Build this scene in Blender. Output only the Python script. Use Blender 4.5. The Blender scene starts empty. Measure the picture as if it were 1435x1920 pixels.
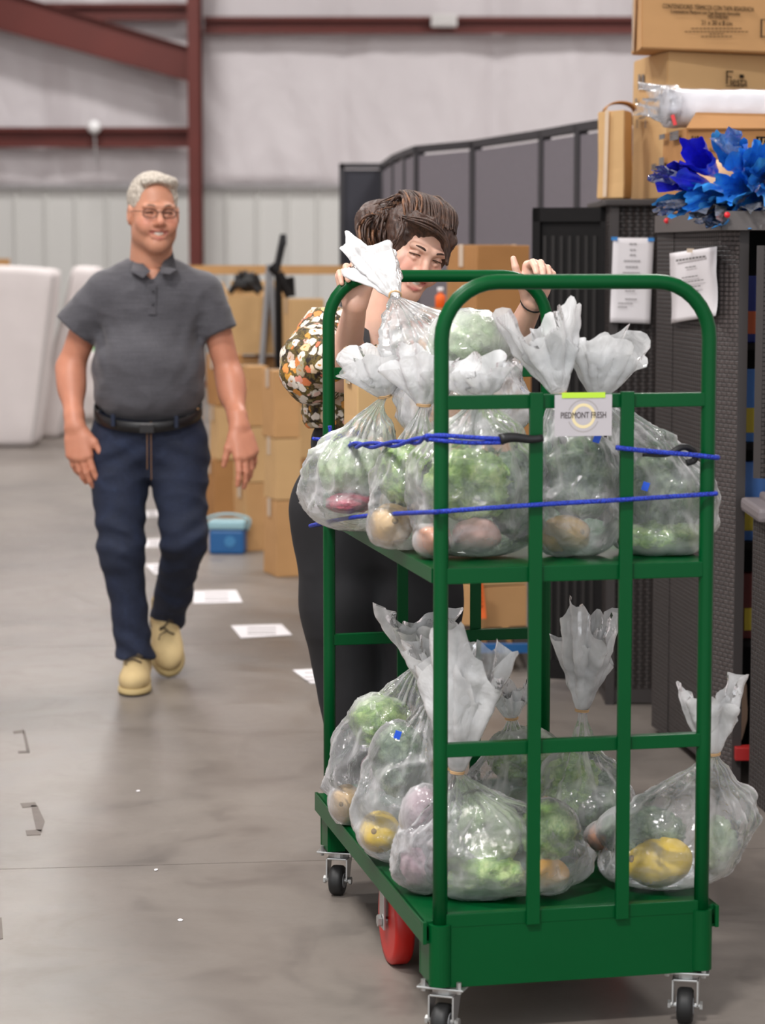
import bpy, bmesh, math, random
import numpy as np
from mathutils import Vector, Matrix, noise
random.seed(7); np.random.seed(7)
S = bpy.context.scene
COL = S.collection
PI = math.pi
# ------------------------------------------------------------------ camera, world, lights, exposure
CAM_H, TH, FPX = 1.6, 0.107, 4530.0
cd = bpy.data.cameras.new('camera'); cam = bpy.data.objects.new('camera', cd); COL.objects.link(cam)
cam.location = (0, 0, CAM_H); cam.rotation_euler = (PI/2 - TH, 0, 0)
cd.sensor_fit = 'VERTICAL'; cd.sensor_height = 36.0; cd.sensor_width = 36.0*1435/1920; cd.lens = FPX/1920*36.0
cd.clip_end = 200; cd.dof.use_dof = True; cd.dof.focus_distance = 5.75; cd.dof.aperture_fstop = 4.0
S.camera = cam
w = bpy.data.worlds.new('world'); S.world = w; w.use_nodes = True
w.node_tree.nodes['Background'].inputs[0].default_value = (0.93, 0.96, 1.0, 1)
w.node_tree.nodes['Background'].inputs[1].default_value = 1.15
def area(loc, sx, sy, power, color=(1, .975, .955), rot=(0, 0, 0)):
    l = bpy.data.lights.new('high_bay_light', 'AREA'); l.shape = 'RECTANGLE'; l.size = sx; l.size_y = sy
    l.energy = power; l.color = color
    o = bpy.data.objects.new('high_bay_light', l); COL.objects.link(o); o.location = loc; o.rotation_euler = rot; return o
for xx, yy, pw in ((-1.4, .2, 410), (-2.4, 4.6, 230), (-2.6, 9.5, 125), (2.4, 10.5, 130), (-3.2, 14.5, 170), (2.6, 14.5, 170), (-3.2, 21, 150), (2.6, 21, 150), (-3.2, 26.2, 130), (2.6, 26.2, 130)):
    area((xx, yy, 6.6), 1.3, .7, pw)
S.view_settings.view_transform = 'Standard'; S.view_settings.look = 'None'
S.view_settings.exposure = 0.36; S.view_settings.gamma = 1.0; S.view_settings.use_curve_mapping = False
S.cycles.max_bounces = 8; S.cycles.transparent_max_bounces = 24; S.cycles.caustics_reflective = False; S.cycles.caustics_refractive = False
S.cycles.use_denoising = True
S.cycles.sample_clamp_indirect = 6.0

# ------------------------------------------------------------------ pixel <-> world helpers
CT, ST = math.cos(TH), math.sin(TH)
def P(px, py, D):
    a = (px - 717.5)/FPX; b = (960 - py)/FPX
    t = D/(CT + b*ST)
    return Vector((a*t, D, CAM_H + t*(b*CT - ST)))
def PZ(px, py, z=0.0):
    a = (px - 717.5)/FPX; b = (960 - py)/FPX
    t = (z - CAM_H)/(b*CT - ST)
    return Vector((a*t, t*(CT + b*ST), z))
def pxm(D): return FPX/D        # pixels per metre near depth D
def lin(c):
    c = c/255.0
    return c/12.92 if c <= .04045 else ((c+.055)/1.055)**2.4
def RGB(r, g, b): return (lin(r), lin(g), lin(b), 1)

# ------------------------------------------------------------------ materials
class N:
    def __init__(s, name):
        s.m = bpy.data.materials.new(name); s.m.use_nodes = True; s.t = s.m.node_tree; s.n = s.t.nodes; s.l = s.t.links
        s.b = s.n['Principled BSDF']; s.out = s.n['Material Output']
    def add(s, t, **k):
        n = s.n.new(t)
        for a, v in k.items():
            if hasattr(n, a): setattr(n, a, v)
            else: n.inputs[a.replace('_', ' ')].default_value = v
        return n
    def link(s, a, b): s.l.new(a, b)
    def coord(s, scale=(1, 1, 1), kind='Object'):
        tc = s.add('ShaderNodeTexCoord'); mp = s.add('ShaderNodeMapping'); mp.inputs['Scale'].default_value = scale
        s.link(tc.outputs[kind], mp.inputs[0]); return mp.outputs[0]
    def ramp(s, fac, stops):
        r = s.add('ShaderNodeValToRGB'); e = r.color_ramp.elements
        while len(e) < len(stops): e.new(.5)
        for i, (p, c) in enumerate(stops): e[i].position = p; e[i].color = c
        s.link(fac, r.inputs[0]); return r.outputs[0]
    def mix(s, fac, a, b, mode='MIX'):
        m = s.add('ShaderNodeMix'); m.data_type = 'RGBA'; m.blend_type = mode
        for src, sock in ((fac, m.inputs[0]), (a, m.inputs[6]), (b, m.inputs[7])):
            if hasattr(src, 'is_output') or isinstance(src, bpy.types.NodeSocket): s.link(src, sock)
            else: sock.default_value = src
        return m.outputs[2]
    def noise(s, vec, scale, detail=4, rough=.55, dist=0):
        n = s.add('ShaderNodeTexNoise'); n.inputs['Scale'].default_value = scale; n.inputs['Detail'].default_value = detail
        n.inputs['Roughness'].default_value = rough; n.inputs['Distortion'].default_value = dist
        s.link(vec, n.inputs['Vector']); return n.outputs[0]
    def bump(s, h, strength=.3, dist=.01, target=None):
        b = s.add('ShaderNodeBump'); b.inputs['Strength'].default_value = strength; b.inputs['Distance'].default_value = dist
        s.link(h, b.inputs['Height']); s.link(b.outputs[0], (target or s.b).inputs['Normal']); return b
MATS = {}
def simple(name, c, rough=.5, metal=0, spec=.5, var=.0, vscale=8, bump=0, bscale=60, coat=0, sheen=0):
    if name in MATS: return MATS[name]
    q = N(name); b = q.b
    b.inputs['Base Color'].default_value = c; b.inputs['Roughness'].default_value = rough; b.inputs['Metallic'].default_value = metal
    b.inputs['Specular IOR Level'].default_value = spec; b.inputs['Coat Weight'].default_value = coat
    if sheen: b.inputs['Sheen Weight'].default_value = sheen
    v = q.coord()
    if var:
        n = q.noise(v, vscale)
        d = tuple(x*(1-var) for x in c[:3]) + (1,); u = tuple(min(1, x*(1+var)) for x in c[:3]) + (1,)
        q.link(q.ramp(n, [(.3, d), (.7, u)]), b.inputs['Base Color'])
    if bump: q.bump(q.noise(v, bscale), bump, .005)
    MATS[name] = q.m; return q.m
M_green = simple('green powder coat', RGB(0, 74, 34), .34, spec=.16, var=.04, vscale=5, bump=.03, bscale=300)
M_steel = simple('zinc steel', RGB(190, 190, 188), .35, metal=.85)
M_black = simple('black plastic', RGB(22, 22, 24), .45)
M_rubber = simple('black rubber', RGB(28, 28, 28), .55)
M_red = simple('red polyurethane', RGB(190, 30, 22), .4)
M_grey = simple('grey hub', RGB(150, 150, 152), .5)
M_card = simple('cardboard', RGB(196, 152, 104), .8, spec=.2, var=.07, vscale=3, bump=.06, bscale=25)
M_card2 = simple('pale cardboard', RGB(203, 166, 118), .8, spec=.2, var=.06, vscale=3, bump=.05, bscale=25)
M_card3 = simple('brown cardboard', RGB(176, 128, 80), .8, spec=.2, var=.08, vscale=3)
M_tape = simple('packing tape', RGB(178, 140, 100), .2, spec=.7)
M_tapec = simple('clear tape', RGB(212, 190, 165), .15, spec=.9, bump=.4, bscale=30)
M_paper = simple('white paper', RGB(228, 224, 226), .7, spec=.2)
M_ink = simple('printed ink', RGB(38, 30, 26), .8, spec=.1)
M_ink2 = simple('faint ink', RGB(120, 116, 116), .8, spec=.1)
M_redsteel = simple('red oxide steel', RGB(96, 36, 28), .6, var=.1, vscale=2)
M_trimgrey = simple('trim grey', RGB(160, 158, 158), .6)
M_darkframe = simple('dark panel frame', RGB(48, 46, 50), .6)
M_fabricp = simple('grey panel fabric', RGB(122, 117, 123), .95, spec=.1, var=.05, vscale=60)
M_darkpanel = simple('charcoal panel fabric', RGB(66, 66, 72), .9, spec=.1)
M_mattress = simple('white mattress cover', RGB(228, 220, 218), .6, var=.03, vscale=3, bump=.5, bscale=5)
M_blue = simple('cooler blue', RGB(28, 92, 150), .4); M_blue2 = simple('cooler lid', RGB(150, 190, 200), .4)
M_wood = simple('pine wood', RGB(196, 150, 96), .7, var=.1, vscale=4)
M_lime = simple('lime tape', RGB(186, 226, 60), .6)
M_orange = simple('orange label', RGB(236, 104, 30), .6)
M_blacki = simple('black resin panel', RGB(20, 18, 18), .6, spec=.2, bump=.2, bscale=40)
M_trimdark = simple('dark resin trim', RGB(58, 53, 52), .55)

def m_floor():
    q = N('polished concrete floor'); v = q.coord()
    n1 = q.noise(v, .55, 6, .6, .4); n2 = q.noise(v, 3.2, 8, .65, .8); n3 = q.noise(v, 24, 6, .7)
    c = q.ramp(n1, [(.3, RGB(100, 94, 89)), (.52, RGB(124, 116, 109)), (.72, RGB(136, 128, 120))])
    c2 = q.ramp(n2, [(.30, (.58, .58, .60, 1)), (.50, (1, 1, 1, 1))])
    c = q.mix(.55, c, c2, 'MULTIPLY')
    c3 = q.ramp(n3, [(.3, (.86, .86, .86, 1)), (.5, (1, 1, 1, 1))])
    c = q.mix(.45, c, c3, 'MULTIPLY')
    mp = q.coord((1.2, .35, 1)); st = q.noise(mp, 2.0, 3)
    c = q.mix(.35, c, q.ramp(st, [(.4, (.84, .83, .82, 1)), (.6, (1, 1, 1, 1))]), 'MULTIPLY')
    q.link(c, q.b.inputs['Base Color'])
    q.link(q.ramp(n2, [(.3, (.30, .30, .30, 1)), (.7, (.46, .46, .46, 1))]), q.b.inputs['Roughness'])
    q.b.inputs['Specular IOR Level'].default_value = .4
    q.bump(n3, .08, .002); return q.m
M_floor = m_floor()
def m_vinyl():
    q = N('white vinyl insulation'); v = q.coord((1, 1, .45))
    q.b.inputs['Base Color'].default_value = RGB(214, 208, 210); q.b.inputs['Roughness'].default_value = .38
    n = q.noise(v, 1.3, 4, .5, 1.0); q.bump(n, .5, .12); return q.m
M_vinyl = m_vinyl()
M_rib = simple('white ribbed steel', RGB(214, 214, 210), .45)
def m_wicker(name, c1, c2):
    q = N(name); tc = q.add('ShaderNodeTexCoord')
    br = q.add('ShaderNodeTexBrick'); br.offset = .5
    for k, vv in (('Scale', 1.0), ('Mortar Size', .0022), ('Mortar Smooth', .9), ('Brick Width', .026), ('Row Height', .0135), ('Bias', 0.0)): br.inputs[k].default_value = vv
    br.inputs['Color1'].default_value = c1; br.inputs['Color2'].default_value = tuple(x*.8 for x in c1[:3]) + (1,); br.inputs['Mortar'].default_value = c2
    q.link(tc.outputs['UV'], br.inputs['Vector'])
    q.link(br.outputs['Color'], q.b.inputs['Base Color'])
    wv = q.add('ShaderNodeTexWave'); wv.wave_type = 'BANDS'; wv.bands_direction = 'X'; wv.inputs['Scale'].default_value = 12.2
    q.link(tc.outputs['UV'], wv.inputs['Vector'])
    mm = q.add('ShaderNodeMath', operation='SUBTRACT'); q.link(wv.outputs['Fac'], mm.inputs[0]); q.link(br.outputs['Fac'], mm.inputs[1])
    q.b.inputs['Roughness'].default_value = .5
    q.bump(mm.outputs[0], .9, .004); return q.m
M_wicker = m_wicker('brown resin wicker', RGB(56, 49, 47), RGB(14, 12, 12))

def m_film(name, tint=(.98, .98, .99), base=.13, edge=.80, rough=.07, haze=.6, bumpS=.5):
    q = N(name); q.n.remove(q.b)
    v = q.coord()
    tr = q.add('ShaderNodeBsdfTransparent'); tr.inputs[0].default_value = (.97, .975, .98, 1)
    df = q.add('ShaderNodeBsdfDiffuse'); df.inputs[0].default_value = tint + (1,)
    tl = q.add('ShaderNodeBsdfTranslucent'); tl.inputs[0].default_value = tint + (1,)
    gl = q.add('ShaderNodeBsdfGlossy'); gl.inputs['Roughness'].default_value = rough; gl.inputs[0].default_value = (1, 1, 1, 1)
    m1 = q.add('ShaderNodeMixShader'); m1.inputs[0].default_value = .32
    q.link(df.outputs[0], m1.inputs[1]); q.link(tl.outputs[0], m1.inputs[2])
    lw = q.add('ShaderNodeLayerWeight'); lw.inputs[0].default_value = .35
    n = q.noise(v, 9, 3, .5, .6)
    mr = q.add('ShaderNodeMapRange'); q.link(lw.outputs['Facing'], mr.inputs[0]); mr.inputs[3].default_value = base; mr.inputs[4].default_value = edge
    nr = q.add('ShaderNodeMapRange'); q.link(n, nr.inputs[0]); nr.inputs[1].default_value = .3; nr.inputs[2].default_value = .7; nr.inputs[3].default_value = .45; nr.inputs[4].default_value = 1.7
    mu = q.add('ShaderNodeMath', operation='MULTIPLY'); mu.use_clamp = True; q.link(mr.outputs[0], mu.inputs[0]); q.link(nr.outputs[0], mu.inputs[1])
    m2 = q.add('ShaderNodeMixShader'); q.link(mu.outputs[0], m2.inputs[0]); q.link(tr.outputs[0], m2.inputs[1]); q.link(m1.outputs[0], m2.inputs[2])
    fr = q.add('ShaderNodeFresnel'); fr.inputs[0].default_value = 1.5
    fm = q.add('ShaderNodeMath', operation='MULTIPLY'); fm.inputs[1].default_value = 1.0; q.link(fr.outputs[0], fm.inputs[0])
    m3 = q.add('ShaderNodeMixShader'); q.link(fm.outputs[0], m3.inputs[0]); q.link(m2.outputs[0], m3.inputs[1]); q.link(gl.outputs[0], m3.inputs[2])
    q.link(m3.outputs[0], q.out.inputs[0])
    vs = q.coord((1, 1, .5)); nb = q.noise(vs, 26, 4, .6, 1.2)
    b = q.add('ShaderNodeBump'); b.inputs['Strength'].default_value = bumpS; b.inputs['Distance'].default_value = .012
    q.link(nb, b.inputs['Height'])
    for s_ in (gl, df, fr): q.link(b.outputs[0], s_.inputs['Normal'])
    return q.m
M_film = m_film('clear poly bag film')
M_film_w = m_film('milky gathered bag film', (1.0, 1.0, 1.0), .66, .96)
M_film_clear = m_film('thin clear wrap', (.9, .92, .95), .10, .45)

def m_leafy(name, dark, mid, light, s=26):
    q = N(name); v = q.coord()
    n = q.noise(v, s, 6, .65, .8); c = q.ramp(n, [(.32, dark), (.5, mid), (.68, light)])
    q.link(c, q.b.inputs['Base Color']); q.b.inputs['Roughness'].default_value = .5
    q.bump(q.noise(v, s*2.2, 5, .6), .8, .008); return q.m
M_lettuce = m_leafy('lettuce', RGB(70, 108, 44), RGB(134, 172, 80), RGB(200, 220, 140))
M_kale = m_leafy('kale', RGB(42, 66, 44), RGB(92, 118, 84), RGB(150, 168, 132))
M_cab = m_leafy('pale cabbage', RGB(128, 156, 112), RGB(172, 192, 150), RGB(212, 220, 190), 12)
M_onion = m_leafy('purple onion', RGB(130, 96, 108), RGB(168, 140, 148), RGB(206, 186, 184), 9)
M_chard = m_leafy('red stems', RGB(130, 26, 50), RGB(176, 44, 74), RGB(206, 110, 118), 14)
M_melon = simple('yellow melon rind', RGB(240, 200, 20), .38, var=.08, vscale=14, bump=.08, bscale=40)
M_squash = simple('tan squash skin', RGB(214, 176, 118), .45, var=.08, vscale=10, bump=.05)
M_sweet = simple('orange sweet potato', RGB(216, 138, 84), .6, var=.1, vscale=14)
M_gold = simple('golden squash', RGB(196, 156, 84), .5, var=.12, vscale=12)
M_pink = simple('pink potato', RGB(206, 160, 148), .6, var=.12, vscale=18)
M_stem = simple('brown stem scar', RGB(150, 120, 60), .8)
M_band = simple('tan rubber band', RGB(196, 160, 116), .6)
M_cord = N('braided blue cord'); _v = M_cord.coord((1, 1, 1))
M_cord.b.inputs['Roughness'].default_value = .6
_vo = M_cord.add('ShaderNodeTexVoronoi'); _vo.inputs['Scale'].default_value = 330; M_cord.link(_v, _vo.inputs['Vector'])
M_cord.link(M_cord.ramp(_vo.outputs['Distance'], [(.2, RGB(34, 70, 205)), (.7, RGB(12, 30, 130))]), M_cord.b.inputs['Base Color'])
M_cord.bump(_vo.outputs['Distance'], .6, .002); M_cord = M_cord.m

# ------------------------------------------------------------------ object helpers
def tag(o, label=None, cat=None, group=None, kind=None):
    if label: o['label'] = label
    if cat: o['category'] = cat
    if group: o['group'] = group
    if kind: o['kind'] = kind
    return o
def empty(name, loc=(0, 0, 0), rz=0.0, label=None, cat=None, group=None):
    o = bpy.data.objects.new(name, None); COL.objects.link(o); o.location = loc; o.rotation_euler = (0, 0, rz); o.empty_display_size = .1
    return tag(o, label, cat, group)
def mobj(name, verts, faces, mat, parent=None, smooth=False, inv=True):
    me = bpy.data.meshes.new(name); me.from_pydata([tuple(v) for v in verts], [], faces); me.update()
    o = bpy.data.objects.new(name, me); COL.objects.link(o)
    if mat: me.materials.append(mat)
    if smooth: me.shade_smooth()
    if parent: attach(o, parent)
    return o
def attach(o, parent):       # world-space geometry kept in place under a parent
    o.parent = parent
    bpy.context.view_layer.update()
    o.matrix_parent_inverse = parent.matrix_world.inverted()
def link_bm(name, bm, mat, parent=None, smooth=False, keep=False):
    me = bpy.data.meshes.new(name); bm.normal_update(); bm.to_mesh(me); bm.free()
    o = bpy.data.objects.new(name, me); COL.objects.link(o)
    if mat: me.materials.append(mat)
    if smooth: me.shade_smooth()
    if parent: o.parent = parent
    return o
def bx(bm, c, s, rot=None, bevel=0.0):
    r = bmesh.ops.create_cube(bm, size=1); vs = r['verts']
    bmesh.ops.scale(bm, vec=s, verts=vs)
    if rot: bmesh.ops.rotate(bm, cent=(0, 0, 0), matrix=rot, verts=vs)
    bmesh.ops.translate(bm, vec=c, verts=vs)
    if bevel:
        es = list({e for v in vs for e in v.link_edges})
        bmesh.ops.bevel(bm, geom=es, offset=bevel, segments=2, affect='EDGES', profile=.6)
    return vs
def cyl(bm, a, b, r, n=16, r2=None):
    a = Vector(a); b = Vector(b); d = b - a
    q = d.to_track_quat('Z', 'Y').to_matrix()
    res = bmesh.ops.create_cone(bm, cap_ends=True, segments=n, radius1=r, radius2=r if r2 is None else r2, depth=d.length)
    bmesh.ops.rotate(bm, cent=(0, 0, 0), matrix=q, verts=res['verts']); bmesh.ops.translate(bm, vec=(a+b)/2, verts=res['verts'])
    return res['verts']
def tube(bm, pts, r, n=12, rf=None, cap=True):
    pts = [Vector(p) for p in pts]; rings = []
    up = None
    for i, p in enumerate(pts):
        d = (pts[min(i+1, len(pts)-1)] - pts[max(i-1, 0)]).normalized()
        if up is None:
            up = d.orthogonal().normalized()
        up = (up - d*up.dot(d)).normalized(); s = d.cross(up)
        rr = r if rf is None else rf(i/(len(pts)-1))
        rings.append([bm.verts.new(p + (up*math.cos(2*PI*k/n) + s*math.sin(2*PI*k/n))*rr) for k in range(n)])
    for a, b in zip(rings, rings[1:]):
        for k in range(n): bm.faces.new((a[k], a[(k+1) % n], b[(k+1) % n], b[k]))
    if cap: bm.faces.new(rings[0][::-1]); bm.faces.new(rings[-1])
def catmull(pts, n=8):
    pts = [Vector(p) for p in pts]; q = [pts[0]*2-pts[1]] + pts + [pts[-1]*2-pts[-2]]; out = []
    for i in range(1, len(q)-2):
        p0, p1, p2, p3 = q[i-1:i+3]
        for k in range(n):
            t = k/n
            out.append(.5*((2*p1) + (p2-p0)*t + (2*p0-5*p1+4*p2-p3)*t*t + (3*p1-p0-3*p2+p3)*t**3))
    out.append(pts[-1]); return out
def text(s, loc, size, mat, parent, rotm=None, name='lettering', ext=.0004, align='CENTER', sx=1.0):
    c = bpy.data.curves.new(name, 'FONT'); c.body = s; c.size = size; c.extrude = ext; c.align_x = align; c.align_y = 'CENTER'
    o = bpy.data.objects.new(name, c); COL.objects.link(o); c.materials.append(mat)
    m = (rotm.to_4x4() if rotm else Matrix.Rotation(PI/2, 4, 'X'))
    o.matrix_world = Matrix.Translation(loc) @ m @ Matrix.Diagonal((sx, 1, 1, 1))
    bpy.context.view_layer.update()
    me = bpy.data.meshes.new_from_object(o); mwo = o.matrix_world.copy(); bpy.data.objects.remove(o)
    me.materials.clear(); me.materials.append(mat); o = bpy.data.objects.new(name, me); COL.objects.link(o); o.matrix_world = mwo; o['kind'] = 'stuff'
    bpy.context.view_layer.update()
    if parent:
        mw = o.matrix_world.copy(); o.parent = parent; bpy.context.view_layer.update(); o.matrix_parent_inverse = parent.matrix_world.inverted(); o.matrix_basis = mw
    return o

# ------------------------------------------------------------------ distance-field mesher for bodies and clothes
class Field:
    def __init__(s, lo, hi, h):
        s.lo = np.array(lo, float); s.h = h
        s.n = np.ceil((np.array(hi, float) - s.lo)/h).astype(int) + 1
        s.F = np.full(s.n, .5, np.float32)
    def win(s, lo, hi):
        a = np.clip(np.floor((np.array(lo)-s.lo)/s.h).astype(int), 0, s.n); b = np.clip(np.ceil((np.array(hi)-s.lo)/s.h).astype(int)+1, 0, s.n)
        if (b <= a).any(): return None, None
        ax = [s.lo[i] + s.h*np.arange(a[i], b[i]) for i in range(3)]
        g = np.stack(np.meshgrid(*ax, indexing='ij'), -1).astype(np.float32)
        return tuple(slice(a[i], b[i]) for i in range(3)), g
    def comb(s, sl, d, k, op):
        F = s.F[sl]
        if op == 'u':
            hh = np.maximum(k - np.abs(F-d), 0)/k; s.F[sl] = np.minimum(F, d) - hh*hh*k*.25
        elif op == 's':
            hh = np.maximum(k - np.abs(F+d), 0)/k; s.F[sl] = np.maximum(F, -d) + hh*hh*k*.25
        elif op == 'i':
            hh = np.maximum(k - np.abs(F-d), 0)/k; s.F[sl] = np.maximum(F, d) + hh*hh*k*.25
    def cone(s, a, b, r1, r2, k=.02, op='u', flat=None, cap=None):
        a = np.array(a, float); b = np.array(b, float); R = max(r1, r2) + k + 3*s.h
        if flat: R *= 1.0
        sl, g = s.win(np.minimum(a, b)-R, np.maximum(a, b)+R)
        if sl is None: return
        ab = b-a; L2 = max((ab*ab).sum(), 1e-9)
        t = np.clip(((g-a)@ab)/L2, 0, 1)
        q = g - a - t[..., None]*ab
        if flat:
            nrm = np.array(flat[0], float); nrm /= np.linalg.norm(nrm); dn = q@nrm
            q = q + (dn*(1/flat[1]-1))[..., None]*nrm
        d = np.sqrt((q*q).sum(-1)) - (r1 + (r2-r1)*t)
        if flat: d = d*(flat[1]*.5+.5)
        if cap is not None:
            d = np.maximum(d, (g-np.array(cap[0], float))@np.array(cap[1], float))
        s.comb(sl, d, k, op)
    def ell(s, c, r, R=None, k=.02, op='u', cap=None):
        c = np.array(c, float); r = np.array(r, float)*1.0; m = r.max() + k + 3*s.h
        sl, g = s.win(c-m, c+m)
        if sl is None: return
        q = g-c
        if R is not None: q = q@np.array(R, float)      # columns of R are the local axes
        k0 = np.sqrt(((q/r)**2).sum(-1)); k1 = np.sqrt(((q/r**2)**2).sum(-1)) + 1e-6
        d = k0*(k0-1)/k1
        if cap is not None: d = np.maximum(d, (g-np.array(cap[0], float))@np.array(cap[1], float))
        s.comb(sl, d, k, op)
    def sph(s, c, r, k=.02, op='u'): s.ell(c, (r, r, r), None, k, op)
    def plane(s, c, n, k=.002):
        sl, g = s.win(s.lo-1, s.lo+s.n*s.h+1); n = np.array(n, float); n /= np.linalg.norm(n)
        s.comb(sl, (g-np.array(c, float))@n, k, 'i')
    def folds(s, fn):
        sl, g = s.win(s.lo-1, s.lo+s.n*s.h+1); s.F += fn(g[..., 0], g[..., 1], g[..., 2]).astype(np.float32)
    def mesh(s):
        F = s.F; F[0] = F[-1] = .5; F[:, 0] = F[:, -1] = .5; F[:, :, 0] = F[:, :, -1] = .5
        neg = F < 0; n = np.array(F.shape) - 1
        cnt = np.zeros(n, np.int8); C = {}
        for i in (0, 1):
            for j in (0, 1):
                for k in (0, 1):
                    v = neg[i:i+n[0], j:j+n[1], k:k+n[2]]; cnt += v
        act = np.argwhere((cnt > 0) & (cnt < 8)); idx = -np.ones(n, np.int64); idx[tuple(act.T)] = np.arange(len(act))
        acc = np.zeros((len(act), 3)); w_ = np.zeros(len(act))
        cor = [(i, j, k) for i in (0, 1) for j in (0, 1) for k in (0, 1)]
        for a in cor:
            for ax in range(3):
                if a[ax]: continue
                b = list(a); b[ax] = 1
                fa = F[tuple((act+a).T)].astype(float); fb = F[tuple((act+b).T)].astype(float)
                m = (fa < 0) != (fb < 0); t = np.where(m, fa/(fa-fb+1e-12), 0)
                p = np.tile(np.array(a, float), (len(act), 1)); p[:, ax] += t
                acc[m] += p[m]; w_[m] += 1
        V = s.lo + s.h*(act + acc/w_[:, None])
        Q = []
        for ax in range(3):
            o1, o2 = (ax+1) % 3, (ax+2) % 3
            A = [slice(None)]*3; B = [slice(None)]*3; A[ax] = slice(0, -1); B[ax] = slice(1, None)
            for o_ in (o1, o2): A[o_] = slice(1, -1); B[o_] = slice(1, -1)
            na = neg[tuple(A)]; nb = neg[tuple(B)]
            e = np.argwhere(na != nb); sg = na[tuple(e.T)]
            e = e.copy(); e[:, o1] += 1; e[:, o2] += 1
            def gi(d1, d2):
                q = e.copy(); q[:, o1] -= d1; q[:, o2] -= d2; return idx[tuple(q.T)]
            quad = np.stack([gi(1, 1), gi(0, 1), gi(0, 0), gi(1, 0)], -1)
            quad[~sg] = quad[~sg][:, ::-1]; Q.append(quad)
        Q = np.concatenate(Q); Q = Q[(Q >= 0).all(1)]
        return V, Q
def fmesh(name, fields, mat, parent=None, color=None):
    Vs = []; Qs = []; off = 0
    for f in fields:
        V, Q = f.mesh(); Vs.append(V); Qs.append(Q+off); off += len(V)
    V = np.concatenate(Vs); Q = np.concatenate(Qs)
    me = bpy.data.meshes.new(name); me.vertices.add(len(V)); me.vertices.foreach_set('co', V.astype(np.float32).ravel())
    me.loops.add(Q.size); me.loops.foreach_set('vertex_index', Q.astype(np.int32).ravel())
    me.polygons.add(len(Q)); me.polygons.foreach_set('loop_start', np.arange(0, Q.size, 4, dtype=np.int32)); me.polygons.foreach_set('loop_total', np.full(len(Q), 4, np.int32))
    me.update(calc_edges=True); me.validate()
    me.shade_smooth()
    me.materials.append(mat)
    if color is not None:
        a = me.color_attributes.new('tint', 'FLOAT_COLOR', 'POINT'); c = color(V).astype(np.float32); a.data.foreach_set('color', c.ravel())
    o = bpy.data.objects.new(name, me); COL.objects.link(o)
    if parent: attach(o, parent)
    return o

# =========================================================================== SETTING
YB = 30.0
bm = bmesh.new()
# floor slabs cut by sawn joints: slab sheets with a recessed gap
joints_y = [-2.6, 6.278, 9.9, 13.4, 17.6, 22.0, 26.0, YB+1.4]
joints_x = [-8.2, -4.6, 6.2]
sheet = mobj('floor', [(-8.3, -3.6, -.012), (6.3, -2.0, -.012), (6.3, YB+1.9, -.012), (-8.3, YB+.4, -.012)], [(0, 1, 2, 3)], simple('joint dark', RGB(112, 104, 98), .9))
tag(sheet, kind='structure')
for i in range(len(joints_y)-1):
    for j in range(len(joints_x)-1):
        x0, x1 = joints_x[j]+.002, joints_x[j+1]-.002; y0, y1 = joints_y[i]+.002, joints_y[i+1]-.002
        sk = .011*(1 if i < 3 else 0)
        mobj('slab', [(a_, b_+.11*a_, c_) for c_ in (0, -.012) for a_, b_ in ((x0, y0), (x1, y0), (x1, y1), (x0, y1))],
             [(0, 1, 2, 3), (4, 5, 1, 0), (5, 6, 2, 1), (6, 7, 3, 2), (7, 4, 0, 3)], M_floor, sheet)
def quadobj(name, vs, mat, kind='structure'):
    o = mobj(name, vs, [(0, 1, 2, 3)], mat); return tag(o, kind=kind)
quadobj('ceiling', [(-8.2, -2, 7.4), (-8.2, YB, 7.4), (6.2, YB, 7.4), (6.2, -2, 7.4)], simple('ceiling white', RGB(225, 222, 220), .7))
quadobj('wall_left', [(-8.2, -2, 0), (-8.2, YB, 0), (-8.2, YB, 7.4), (-8.2, -2, 7.4)], M_vinyl)
quadobj('wall_right', [(6.2, -2, 0), (6.2, -2, 7.4), (6.2, YB, 7.4), (6.2, YB, 0)], M_vinyl)
# back wall: billowing vinyl above, ribbed steel below
ZW = P(300, 351, YB).z
vs, fs = [], []; nx, nz = 220, 60
for j in range(nz+1):
    for i in range(nx+1):
        x = -8.2+14.4*i/nx; z = ZW+(7.4-ZW)*j/nz
        y = YB + .05*noise.noise(Vector((x*1.1, z*.25, 3))) + .03*noise.noise(Vector((x*4+z*.8, z*1.1, 9))) - .10*abs(math.sin((x+2.32)*PI/1.85))**.5*(1 if z > ZW+.02 else 0)
        vs.append((x, y, z))
for j in range(nz):
    for i in range(nx):
        a = j*(nx+1)+i; fs.append((a, a+nx+1, a+nx+2, a+1))
wb = mobj('wall_back', vs, fs, M_vinyl, smooth=True); tag(wb, kind='structure')
prof = []; x = -8.2
while x < 6.2:
    prof += [(x, 0), (x+.30, 0), (x+.32, -.035), (x+.35, -.035)]; x += .372
vs = []; fs = []
for (px_, dy) in prof: vs += [(px_, YB-.03+dy, 0), (px_, YB-.03+dy, ZW)]
for i in range(len(prof)-1): fs.append((2*i, 2*i+2, 2*i+3, 2*i+1))
o = mobj('rib_panel', vs, fs, M_rib, wb)
bm = bmesh.new(); bx(bm, (-1, YB-.1, ZW), (14.4, .06, .045)); o = link_bm('trim_1', bm, M_trimgrey); tag(o, kind='structure')
def zy(py, D=YB): return P(300, py, D).z
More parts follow.
